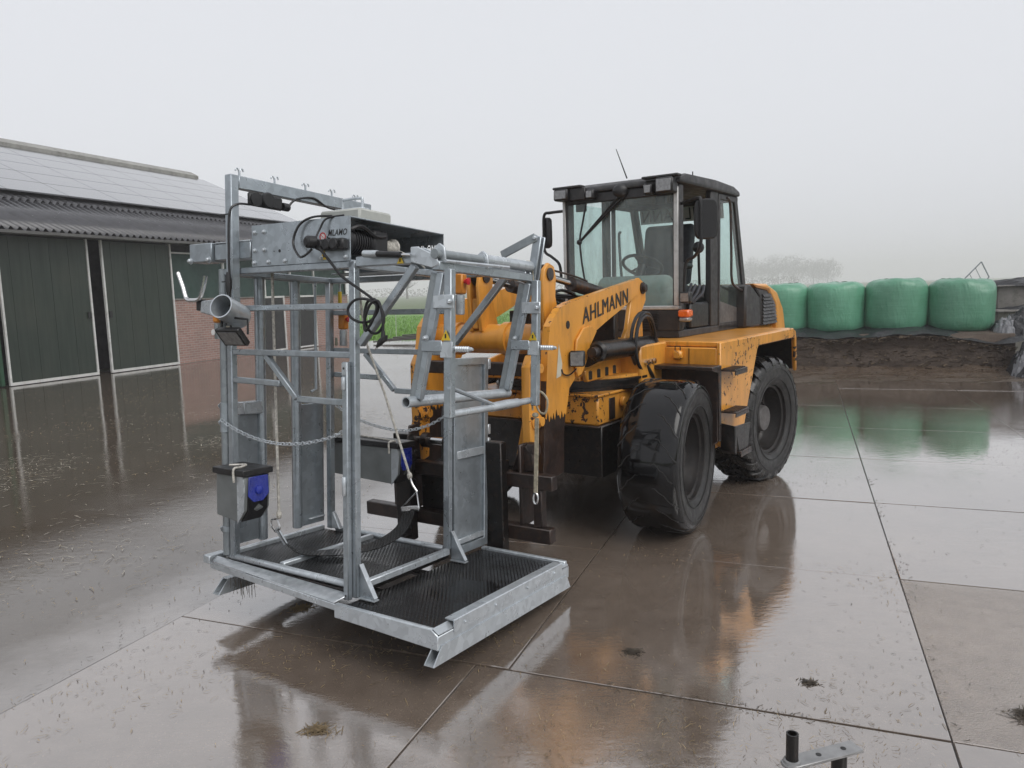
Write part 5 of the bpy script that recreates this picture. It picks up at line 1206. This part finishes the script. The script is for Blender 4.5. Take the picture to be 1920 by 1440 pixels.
# ---- fork carriage, nearly black
ca = sub('fork_carriage', ld, K(-.3,1.25,.3))
def cp(mb, name, mat='brown_steel', bev=.006): return mb.build(name, mat, ca, bev=bev)
cp(kbox(-.76,.405, 1.20,1.27, .545,.632), 'upper_bar'); cp(kbox(-1.05,.385, 1.20,1.27, .222,.312), 'lower_bar')
for a, b in ((-.80,-.66),(.0,.02),(.27,.33)): cp(kbox(a, b, 1.205,1.265, .313,.544), 'upright')
cp(kbox(-.66,-.645, 1.21,1.36, .30,.86), 'cheek_plate'); cp(kbox(.17,.19, 1.21,1.36, .30,.80), 'cheek_plate'); cp(kbox(-.36,-.34, 1.21,1.36, .30,.86), 'cheek_plate')
cp(kbox(-.62,-.40, 1.275,1.285, .30,.60), 'back_sheet', 'black_steel')
for a in (-.02, -.72):
    f = cp(kbox(a, a+.125, 1.13,1.195, .12,.82), 'fork', 'black_steel'); 
    MB().prism([K(a+.005,1.129,.118),K(a+.005,1.129,.165),K(a+.005,.10,.232),K(a+.005,.10,.215)], K.u*.115).build('tine', 'black_steel', f)
    MB().box(K, a+.01,a+.115, 1.196,1.24, .633,.70).build('fork_hook', 'black_steel', f, bev=.006)
cp(MB().tube([K(-.66,1.30,.755), K(-.34,1.30,.755)], .026, 14), 'locking_pin', 'chrome', 0)
for uu in (-.60,-.42,.20): cp(MB().lathe(K(uu,1.30,.755), K.u, [(.05,0),(.05,.05),(.0001,.05)], 16), 'pin_eye', 'brown_steel', 0)
cp(MB().prism([K(.10,1.25,.633),K(.26,1.25,.633),K(.25,1.25,.74),K(.20,1.25,.79),K(.15,1.25,.76)], K.v*.05), 'quick_hitch_lug')
# ---- body side, fenders, steps
lp(bbox(-1.65,-.452, .06,1.56, .985,1.285), 'side_panel', 'orange', bev=.012)
lp(bbox(-.262,-.257, .471,.4745, 1.10,1.24), 'panel_seam', 'brown_steel', bev=0)
fc = lp(bbox(-.375,-.30, .42,.4745, 1.155,1.225), 'filler_cap', 'orange_chipped', bev=.015)
lp(MB().tube([B(-.355,.44,1.224), B(-.355,.44,1.255), B(-.315,.44,1.255), B(-.315,.44,1.224)], .005, 6), 'cap_handle', 'brown_steel', fc, bev=0)
lp(bbox(-.56,.0, .28,.44, 1.095,1.125), 'front_mudguard', 'brown_steel')
lp(MB().prism([B(-.50,.41,1.094),B(-.012,.41,1.094),B(-.012,.41,.56),B(-.10,.41,.50),B(-.50,.41,.50)], B.v*.03), 'mudguard_drop', 'brown_steel')
lp(MB().prism([B(-.011,.285,1.125),B(-.011,.45,1.125),B(-.011,.455,.56),B(-.011,.425,.56),B(-.011,.40,1.07),B(-.011,.285,1.095)], B.u*.012), 'mudguard_lip', 'worn_steel')
FE = [(.47,1.286),(1.27,1.286),(2.33,1.286),(2.40,1.262),(2.432,1.19),(2.455,.88),(2.43,.88),(2.40,1.165),(2.37,1.198),(1.335,1.198),(1.30,1.17),(1.07,.74),(.96,.52),(.62,.47),(.47,.52)]
fe = lp(MB().prism([B(-.045,a,b) for a,b in FE], B.u*.03), 'rear_fender', 'orange_chipped', bev=.008)
lp(MB().prism([B(-.55,a,b) for a,b in [(.50,1.288),(2.33,1.288),(2.41,1.262),(2.445,1.19),(2.455,.9),(2.435,.9),(2.40,1.18),(2.33,1.255),(.50,1.25)]], B.u*.503), 'fender_top', 'orange', fe)
lp(bbox(-.56,-.552, 1.0,2.44, .60,1.27), 'fender_inner', 'black_steel', fe)
lp(MB().prism([B(-.545,a,b) for a,b in [(1.02,1.248),(2.325,1.252),(2.392,1.178),(2.425,.9),(2.415,.9),(2.382,1.17),(2.32,1.235),(1.02,1.235)]], B.u*.496), 'fender_liner', 'black_steel', fe, bev=0)
lp(bbox(-.54,-.047, .475,1.0, .50,1.245), 'tank_box', 'orange', fe)
def step(v0, v1, ww, d=.10):
    o = lp(MB().box(B, -.014,d, v0,v1, ww-.008,ww+.006), 'step', 'worn_steel', bev=.003)
    n = int((v1-v0)/.035)
    for k in range(n): MB().box(B, .0,d-.008, v0+.01+k*.035,v0+.022+k*.035, ww+.0065,ww+.013).build('step_tooth', 'worn_steel', o)
    MB().box(B, d-.006,d, v0,v1, ww-.035,ww-.0085).build('step_lip', 'worn_steel', o); return o
step(.46,.72,1.085); step(.48,.76,.775)
bs_ = lp(MB().prism([B(.10,.46,.68),B(.10,.80,.66),B(.10,.74,.455),B(.10,.56,.445)], B.u*-.012), 'step_hanger', 'black_steel'); step(.55,.78,.47, .115)
lp(MB().prism([B(-.01,.46,.70),B(.10,.46,.68),B(.10,.50,.66),B(-.01,.50,.66)], B.w*-.2), 'step_hanger', 'black_steel')
# ---- engine hood behind the cab
HU = -.42
lp(MB().prism([B(HU,a,b) for a,b in ((2.20,1.29),(2.22,1.70),(2.36,1.70),(2.62,1.58),(2.66,1.29))], B.u*-1.26), 'hood', 'cab_grey', bev=.02)
lo_ = lp(MB().prism([B(HU,a,b) for a,b in ((2.661,1.29),(2.622,1.58),(2.50,1.66),(2.86,1.63),(3.10,1.48),(3.16,1.29))], B.u*-1.26), 'hood_grille_frame', 'cab_grey', bev=.01)
for k in range(9):
    z = 1.305+.034*k; a = 2.68; b = 3.13-.012*k if k < 6 else 3.08-.05*(k-5)
    MB().hexa([B(HU+.001,a,z),B(HU+.022,a,z-.006),B(HU+.022,b,z-.006),B(HU+.001,b,z),B(HU+.001,a,z+.022),B(HU+.008,a,z+.024),B(HU+.008,b,z+.024),B(HU+.001,b,z+.022)]).build('louvre', 'cab_grey', lo_)
lp(MB().prism([B(HU+.01,a,b) for a,b in ((3.165,.95),(3.165,1.29),(3.105,1.485),(2.865,1.637),(2.52,1.668),(2.42,1.705),(2.82,1.70),(3.14,1.62),(3.36,1.44),(3.44,1.25),(3.45,.95))], B.u*-1.28), 'tail_hood', 'orange', bev=.02)
lp(bbox(-1.65,-.46, 2.46,3.30, .60,1.285), 'counterweight', 'orange_chipped', bev=.03)
# ---- cab
cab = sub('cab', ld, B(-1.03,1.5,1.29))
def cc(mb, name, mat='cab_grey', bev=.006, **k): return mb.build(name, mat, cab, bev=bev, **k)
UN, UF = -.50, -1.57
cc(bbox(UF,UN, .85,2.42, 1.288,1.345), 'cab_floor')
ap_ = bbox(UF,UN, .845,.93, 1.346,1.515).build('front_apron', 'cab_grey', cab, bev=.006)
cc(bbox(UF,UN, .838,.90, 1.516,1.548), 'windscreen_sill', 'silver_strip')
for k in range(7): cc(bbox(-.86,-.68, .836,.8448, 1.352+.021*k,1.362+.021*k), 'apron_louvre', 'black_plastic', 0)
cc(bbox(UN-.055,UN, .85,.945, 1.346,2.50), 'front_pillar'); cc(bbox(UF,UF+.055, .85,.945, 1.346,2.50), 'front_pillar')
cc(bbox(UN-.040,UN-.002, .838,.8495, 1.549,2.48), 'pillar_strip', 'silver_strip', .003); cc(bbox(UF+.002,UF+.030, .838,.8495, 1.549,2.48), 'pillar_strip', 'silver_strip', .003)
gl_ = MB().hexa([B(UF+.03,.852,1.55),B(UN-.041,.852,1.55),B(UN-.041,.858,1.55),B(UF+.03,.858,1.55),B(UF+.03,.852,2.42),B(UN-.041,.852,2.42),B(UN-.041,.858,2.42),B(UF+.03,.858,2.42)]).build('windscreen', 'glass_teal', cab)
cc(bbox(UF+.03,UN-.04, .842,.905, 2.425,2.50), 'roof_header')
rf_ = MB().prism([B(UF-.03,a,b) for a,b in ((.82,2.505),(.83,2.55),(.95,2.588),(1.6,2.60),(2.02,2.585),(2.17,2.55),(2.20,2.505))], B.u*(UN-UF+.06)).build('cab_roof', 'cab_grey', cab, bev=.02, seg=2)
# door pillar, rear quarter frame and glass
cc(bbox(UN-.05,UN, 1.53,1.70, 1.346,2.505), 'door_pillar')
cc(bbox(UF,UF+.05, 1.53,1.62, 1.346,2.505), 'far_pillar')
for s_, uu in ((1, UN), (-1, UF+.03)):
    o_ = [(1.72,1.30),(2.43,1.30),(2.43,1.62),(2.15,2.50),(1.72,2.50)]; i_ = [(1.76,1.36),(2.38,1.36),(2.38,1.60),(2.115,2.45),(1.76,2.45)]
    fr_ = MB().ring([B(uu,a,b) for a,b in o_], [B(uu,a,b) for a,b in i_], B.u*-.03).build('quarter_frame', 'cab_grey', cab, bev=.004)
    MB().prism([B(uu-.012,a,b) for a,b in [(1.76,1.56),(2.38,1.46),(2.38,1.60),(2.115,2.45),(1.76,2.45)]], B.u*-.005).build('quarter_glass', 'glass_side', fr_)
    MB().prism([B(uu-.008,a,b) for a,b in [(1.76,1.36),(2.38,1.36),(2.38,1.458),(1.76,1.558)]], B.u*-.008).build('quarter_panel', 'hub_grey', fr_)
# open door folded back along the cab, tubular frame and glass
dr = sub('open_door', cab, B(UN+.03,1.75,1.3)) if False else None
cc(MB().tube(spline([B(UN+.05,1.78,2.46), B(UN+.05,1.86,2.40), B(UN+.055,1.88,2.0), B(UN+.06,1.88,1.75), B(UN+.05,2.02,1.68), B(UN+.03,2.33,1.63)], 4), .012, 8), 'grab_rail', 'worn_steel', 0)
cc(MB().tube(spline([B(UF-.05,2.0,2.25), B(UF-.09,2.05,2.2), B(UF-.09,2.10,1.8), B(UF-.05,2.1,1.72)], 4), .014, 8), 'grab_rail', 'black_plastic', 0)
# far side window, with its pillars, and rear window
cc(bbox(UF,UF+.006, .95,1.52, 1.62,2.45), 'far_window', 'glass_side', 0); cc(bbox(UF,UF+.05, .946,1.53, 1.346,1.615), 'far_panel')
cc(MB().prism([B(a,2.19 if z > 2 else 2.40,z) for a,z in ((UF+.05,1.70),(UN-.05,1.70),(UN-.05,2.46),(UF+.05,2.46))], B.v*.006), 'rear_window', 'glass_side', 0)
cc(bbox(UF,UN, 2.36,2.44, 1.346,1.70), 'rear_panel'); cc(bbox(UF,UN, 2.13,2.20, 2.46,2.505), 'rear_header')
for uu in (UF, UN-.06): cc(MB().beam(B(uu+.03,2.41,1.69), B(uu+.03,2.165,2.47), .06, .05, B.u), 'rear_pillar')
bn_ = cc(MB().prism([B(-1.50,2.222,2.325),B(-.64,2.222,2.325),B(-.64,2.188,2.475),B(-1.50,2.188,2.475)], B.v*.004), 'window_banner', 'sticker_white', 0)
lettering(MB(), 'AHLMANN', B(-.74,2.2165,2.342), B(-1.475,2.2165,2.342)-B(-.74,2.2165,2.342), B(-.74,2.191,2.455)-B(-.74,2.2165,2.342), V3((0,0,0)), .0).build('brand_lettering', 'ink_and_hole_shade', bn_, fix=False, smooth=False)
# seat, steering wheel, console
st = sub('driver_seat', cab, B(-1.0,1.6,1.35))
MB().box(B, -1.28,-.80, 1.35,1.80, 1.60,1.72).build('cushion', 'seat_fabric', st, bev=.04, seg=2)
MB().prism([B(-1.27,a,b) for a,b in ((1.72,1.70),(1.84,1.72),(1.96,2.24),(1.88,2.28),(1.82,2.24))], B.u*.47).build('backrest', 'seat_fabric', st, bev=.03, seg=2)
MB().box(B, -1.20,-.88, 1.42,1.72, 1.346,1.60).build('pedestal', 'black_plastic', st, bev=.02)
MB().tube(spline([B(-.78,1.40,1.84), B(-.78,1.55,1.88), B(-.78,1.75,1.88)], 4), .028, 8).build('armrest', 'black_plastic', st)
swl = sub('steering_wheel', cab, B(-1.03,1.2,1.9))
sx_ = B.u; sn = (B.w*.75-B.v*-.0+B.v*.45).normalized(); sy_ = sn.cross(sx_)
c_ = B(-.98,1.18,1.885)
MB().tube([c_+sx_*cos(a)*.17+sy_*sin(a)*.17 for a in [2*pi*q/28 for q in range(28)]], .014, 8, closed=True).build('wheel_rim', 'black_plastic', swl)
MB().tube([c_, c_-sn*.35-B.v*.03], [.04,.05], 10).build('column', 'black_plastic', swl)
for a in (.5, 2.6, 4.7): MB().tube([c_, c_+sx_*cos(a)*.165+sy_*sin(a)*.165], .011, 6).build('spoke', 'black_plastic', swl)
cc(MB().prism([B(-1.33,a,b) for a,b in ((.96,1.346),(.96,1.72),(1.02,1.80),(1.14,1.80),(1.2,1.70),(1.2,1.346))], B.u*.66), 'dashboard', 'dash_pale', .05, seg=3)
cc(bbox(-.63,-.54, 1.0,1.10, 1.346,1.62), 'pedal_box', 'black_plastic', .02)
cc(MB().ball(B(-.52,1.30,2.02), .05, 10, 8), 'joystick_knob', 'black_plastic', 0); cc(MB().tube([B(-.52,1.30,2.0), B(-.55,1.40,1.70)], .012, 6), 'joystick', 'black_plastic', 0)
cc(bbox(-.56,-.505, 1.10,1.50, 1.346,1.56), 'door_sill_box', 'black_plastic', .015)
rn = random.Random(8)
for k in range(4): cc(MB().tube(spline([B(-.51,.98+.05*k,1.56), B(-.49+.02*rn.random(),1.05+.07*k,1.62+.08*rn.random()), B(-.51,1.12+.09*k,1.70), B(-.53,1.16+.08*k,1.60)], 4), .013, 6), 'rag_fold', 'seat_fabric', 0)
# lamps on the roof edge
def rect_lamp(u0, u1, w0, w1, v0=.76, deep=.10, name='roof_lamp'):
    g = MB().box(B, u0,u1, v0,v0+deep, w0,w1).build(name, 'black_plastic', cab, bev=.012)
    MB().box(B, u0+.014,u1-.014, v0-.004,v0-.0005, w0+.014,w1-.014).build('lens', 'lens', g, bev=.004); return g
rect_lamp(-.655,-.505, 2.43,2.55, .74, .12); rect_lamp(-.765,-.685, 2.43,2.515, .75, .08)
rect_lamp(-1.60,-1.46, 2.455,2.55, .74, .12); rect_lamp(-1.30,-1.22, 2.445,2.525, .76, .08)
cc(bbox(-.78,-.47, .76,.84, 2.552,2.572), 'lamp_shelf'); cc(bbox(-1.62,-1.34, .76,.84, 2.552,2.572), 'lamp_shelf'); cc(bbox(-1.46,-1.31, .78,.84, 2.45,2.55), 'lamp_bracket')
for (u0, u1) in ((-.70,-.62),(-.58,-.51),(-1.12,-.98),(-1.45,-1.36)): cc(bbox(u0,u1, .862,.90, 2.36,2.424), 'header_bracket', 'black_plastic', .004)
# wiper
cc(MB().ball(B(-.99,.82,2.49), .055, 10, 8, (1.3,.7,1)), 'wiper_motor', 'black_plastic', 0)
for dx in (0, .05): cc(MB().tube([B(-1.0+dx,.825,2.46), B(-1.40+dx*.3,.832,2.10+dx*.3)], .011, 6), 'wiper_arm', 'black_plastic', 0)
cc(MB().tube(spline([B(-1.33,.835,2.42), B(-1.37,.835,2.25), B(-1.395,.832,2.12), B(-1.385,.835,1.95), B(-1.355,.835,1.77)], 4), .009, 6), 'wiper_blade', 'black_plastic', 0)
cc(MB().ball(B(-1.40,.83,2.10), .024, 8, 6), 'wiper_pivot', 'black_plastic', 0)
cc(MB().tube([B(-.955,.86,2.59), B(-1.04,.84,2.83)], [.006,.003], 6), 'antenna', 'black_plastic', 0); cc(MB().tube([B(-.55,1.25,2.59), B(-.55,1.25,2.64)], .005, 6), 'roof_aerial', 'black_plastic', 0)
# mirrors
def mirror(arm, c, ex, ey, n, sx, sy):
    g = sub('mirror', cab, c); MB().tube(spline([B(*p) for p in arm], 5), .013, 8).build('mirror_arm', 'black_plastic', g)
    c = V3(c); ex = V3(ex); ey = V3(ey); n = V3(n)
    pts = []
    for q in range(20):
        a = 2*pi*q/20; x = abs(cos(a))**.45*(1 if cos(a) > 0 else -1); y = abs(sin(a))**.45*(1 if sin(a) > 0 else -1); pts.append(c+ex*x*sx+ey*y*sy)
    MB().prism(pts, n*.045).build('housing', 'black_plastic', g, bev=.01)
    MB().prism([p+n*.046-(p-c)*.08 for p in pts], n*.002).build('mirror_glass', 'chrome', g)
mirror([(-.50,.90,2.35),(-.33,.82,2.37),(-.30,.80,2.34),(-.295,.80,2.20),(-.30,.80,2.02),(-.36,.83,1.93),(-.44,.85,1.88),(-.46,.86,1.62)], B(-.27,.84,2.21), (B.u*.86+B.v*.5), B.w, (B.v*.86-B.u*.5), .092, .155)
mirror([(-1.57,.87,2.38),(-1.70,.85,2.375),(-1.765,.85,2.36),(-1.775,.85,2.22),(-1.77,.85,2.05),(-1.70,.86,1.99),(-1.63,.87,1.92),(-1.62,.88,1.78)], B(-1.77,.86,2.205), (B.u*.80-B.v*.6), B.w, (B.v*.8+B.u*.6), .065, .135)
wl2 = sub('side_work_light', cab, B(-.45,.84,1.61)); MB().box(B, -.475,-.39, .80,.86, 1.57,1.655).build('housing', 'black_plastic', wl2, bev=.008); MB().box(B, -.465,-.40, .7955,.7995, 1.58,1.645).build('lens', 'lens', wl2)
ind = sub('indicator', cab, B(-.45,.84,1.46)); MB().box(B, -.492,-.40, .80,.90, 1.455,1.515).build('amber_lens', 'amber', ind, bev=.012); MB().box(B, -.485,-.405, .803,.90, 1.42,1.4545).build('clear_lens', 'lens', ind, bev=.01)

# ================================================================== FOREGROUND BRACKET
fb = root('steel_bracket', (.93, 2.24, 0), 'dark steel bracket with upright pipe and flat bar at the bottom edge', 'bracket')
a = V3((.845,2.21,.195)); b = V3((1.085,2.285,.195)); d = (b-a).normalized(); s_ = V3((-d.y, d.x, 0))
mb = MB(); pts = [a-d*.0+s_*.03, a-d*.03+s_*.018, a-d*.035, a-d*.03-s_*.018, a-s_*.03, b-s_*.03, b+s_*.03]
mb.prism(pts, V3((0,0,.011))); mb.build('flat_bar', 'steel_bar', fb, bev=.002)
MB().pipe(a+V3((0,0,.012)), a+V3((0,0,.105)), .019, .005, 18).build('upright_pipe', 'black_steel', fb)
MB().lathe(a+V3((0,0,.0112)), (0,0,1), [(.028,0),(.026,.006),(.020,.008),(.0195,.0)], 18).build('weld_collar', 'steel_bar', fb)
for t in (.40,.78): MB().lathe(a.lerp(b, t)+V3((0,0,.0112)), (0,0,1), [(.009,0),(.009,.0008)], 12).build('bolt_hole', 'ink_and_hole_shade', fb)
c = a.lerp(b, .72); MB().tube([V3((c.x,c.y,.194)), V3((c.x,c.y,.012))], .024, 16).build('leg', 'black_steel', fb)
MB().box(Frame((c.x,c.y,0), 0), -.09,.09, -.09,.09, .004,.016).build('base_plate', 'black_steel', fb, bev=.002)

# ================================================================== STRAW AND DIRT
def scatter(n, name, mat, seed, region, dens, L, label, wm=1.0):
    rn = random.Random(seed); mb = MB(); k = 0; tries = 0
    while k < n and tries < n*30:
        tries += 1; u, v = region(rn)
        if rn.random() > dens(u, v): continue
        c = FY(u, v, .004); d_ = c.length
        if c.y < .8 or abs(c.x) > .75*c.y+.4: continue
        k += 1; a = rn.uniform(0, 2*pi); l = rn.uniform(*L)*(.55+.03*d_)*(1 if rn.random() < .85 else 2); x = V3((cos(a), sin(a), 0)); y = V3((-sin(a), cos(a), 0)); w_ = wm*rn.uniform(.0003,.0011)*(1+.10*d_); cv = rn.gauss(0, .13)*l
        h = rn.uniform(.001,.006)
        p0 = c-x*l; p1 = c+y*cv+V3((0,0,h)); p2 = c+x*l
        mb.add([p0-y*w_, p1-y*w_, p2-y*w_*.4, p2+y*w_*.4, p1+y*w_, p0+y*w_], [(0,1,4,5),(1,2,3,4)])
    o = mb.build(name, mat, fix=False, smooth=False); o['kind'] = 'stuff'; o['label'] = label; o['category'] = 'straw'; return o
def nz(u, v, s, o): return noise.noise(V3((u*s+o, v*s, o)))
scatter(1700, 'straw', 'straw', 1, lambda r: (r.uniform(-4,.6), r.uniform(1.2,4.8)), lambda u, v: .04+max(0, nz(u,v,.9,3)*2.2-.2)+(.5*max(0, nz(u,v,1.6,3)+.35) if (u > -1.3 and v < 3.4) else 0), (.006,.026), 'pale straw bits lying on the wet concrete in front')
scatter(3200, 'straw', 'straw', 2, lambda r: (r.uniform(-14,-3.2), r.uniform(2,20)), lambda u, v: .06+max(0, nz(u,v,.45,8)*1.7), (.008,.035), 'pale straw bits floating on the flooded apron', 1.5)
scatter(1500, 'floating_chaff', 'chaff_pale', 6, lambda r: (r.gauss(-6.2,1.8), r.gauss(6.5,2.0)), lambda u, v: (.05+max(0, nz(u,v,.7,21)*2.2)) if u < -3.3 else 0, (.012,.05), 'pale chaff and foam drifting on the slurry left of the crush', 1.5)
scatter(2300, 'dark_litter', 'straw_dark', 3, lambda r: (r.uniform(-4.5,3), r.uniform(1.2,9)), lambda u, v: .08+max(0, nz(u,v,.8,5)*1.9-.1), (.005,.022), 'dark wet chaff scattered over the yard')
scatter(1500, 'straw', 'straw_mid', 5, lambda r: (r.gauss(-.35,.55), r.gauss(2.5,.5)), lambda u, v: .15+max(0, nz(u,v,1.9,13)*2.4), (.006,.022), 'trodden straw spread over the middle foreground plates')
# chaff gathered in the joints and beside the coarse plate
rn = random.Random(31); mb = MB()
for k in range(900):
    j = rn.choice((0,1,2,3))
    if j == 0: u = .54+abs(rn.gauss(0,.03)); v = rn.uniform(2.2,8)
    elif j == 1: u = -1.22+rn.gauss(0,.012); v = rn.uniform(3,6)
    elif j == 2: v = 3.0+rn.gauss(0,.02); u = rn.uniform(-1.2,.5)
    else: v = 4.65+rn.gauss(0,.012); u = rn.uniform(-.6,.5)
    if noise.noise(V3((u*2.3, v*2.3, 6.))) < .05: continue
    c = FY(u, v, .003); a = rn.uniform(0, pi); x = V3((cos(a), sin(a), 0))*rn.uniform(.003,.014); y = V3((-sin(a), cos(a), 0))*rn.uniform(.0005,.0014)
    mb.add([c-x-y, c+x-y, c+x+y+V3((0,0,.003)), c-x+y], [(0,1,2,3)])
o = mb.build('joint_chaff', 'straw_dark', fix=False, smooth=False); o['kind'] = 'stuff'; o['label'] = 'wet chaff washed into the plate joints'; o['category'] = 'straw'
def clump(u, v, r, n, mat, seed, label):
    rn = random.Random(seed); mb = MB(); c0 = FY(u, v, 0)
    for k in range(n):
        a = rn.uniform(0, 2*pi); q = abs(rn.gauss(0, .5)); c = c0+V3((cos(a)*q*r*1.5, sin(a)*q*r, .002+max(0, .35-q*.3)*r*rn.random()*.6)); b = rn.uniform(0, pi); l = rn.uniform(.2,.7)*r
        x = V3((cos(b), sin(b), rn.uniform(-.15,.3)))*l; y = V3((-sin(b), cos(b), .2))*.0016
        mb.add([c-x-y, c+x-y, c+x+y, c-x+y], [(0,1,2,3)])
    o = mb.build('straw_clump', mat, fix=False, smooth=False); tag(o, label, 'straw', 'small clumps of straw on the yard'); recenter(o)
clump(-1.77, 2.32, .05, 120, 'straw_mid', 1, 'small tan straw clump on the wet concrete at lower left')
clump(-2.55, 3.28, .05, 160, 'straw', 2, 'pale yellow crumbs on the concrete below the left skid')
clump(-.72, 3.33, .035, 160, 'straw_dark', 3, 'dark dirt clod on the concrete in front of the crush')
clump(.05, 3.28, .030, 130, 'straw_dark', 4, 'small dark clod right of centre on the concrete')
clump(.85, 3.28, .055, 240, 'straw_dark', 5, 'dark straw clump on the coarse concrete plate')

# ================================================================== HAZE
hm, ht, hb = newmat('haze'); ht.nodes.remove(hb)
pv_ = N(ht, 'ShaderNodeVolumePrincipled', Density=.0015); pv_.inputs['Color'].default_value = (.95,.935,.95,1); pv_.inputs['Anisotropy'].default_value = .0
ht.links.new(pv_.outputs[0], ht.nodes['Material Output'].inputs['Volume'])
hz = MB().box(FW, -1530,1530, -80,1530, -1.5,34).build('haze', 'haze', smooth=False); hz['kind'] = 'stuff'; hz['label'] = 'pale mist over the whole yard and field'; hz['category'] = 'mist'
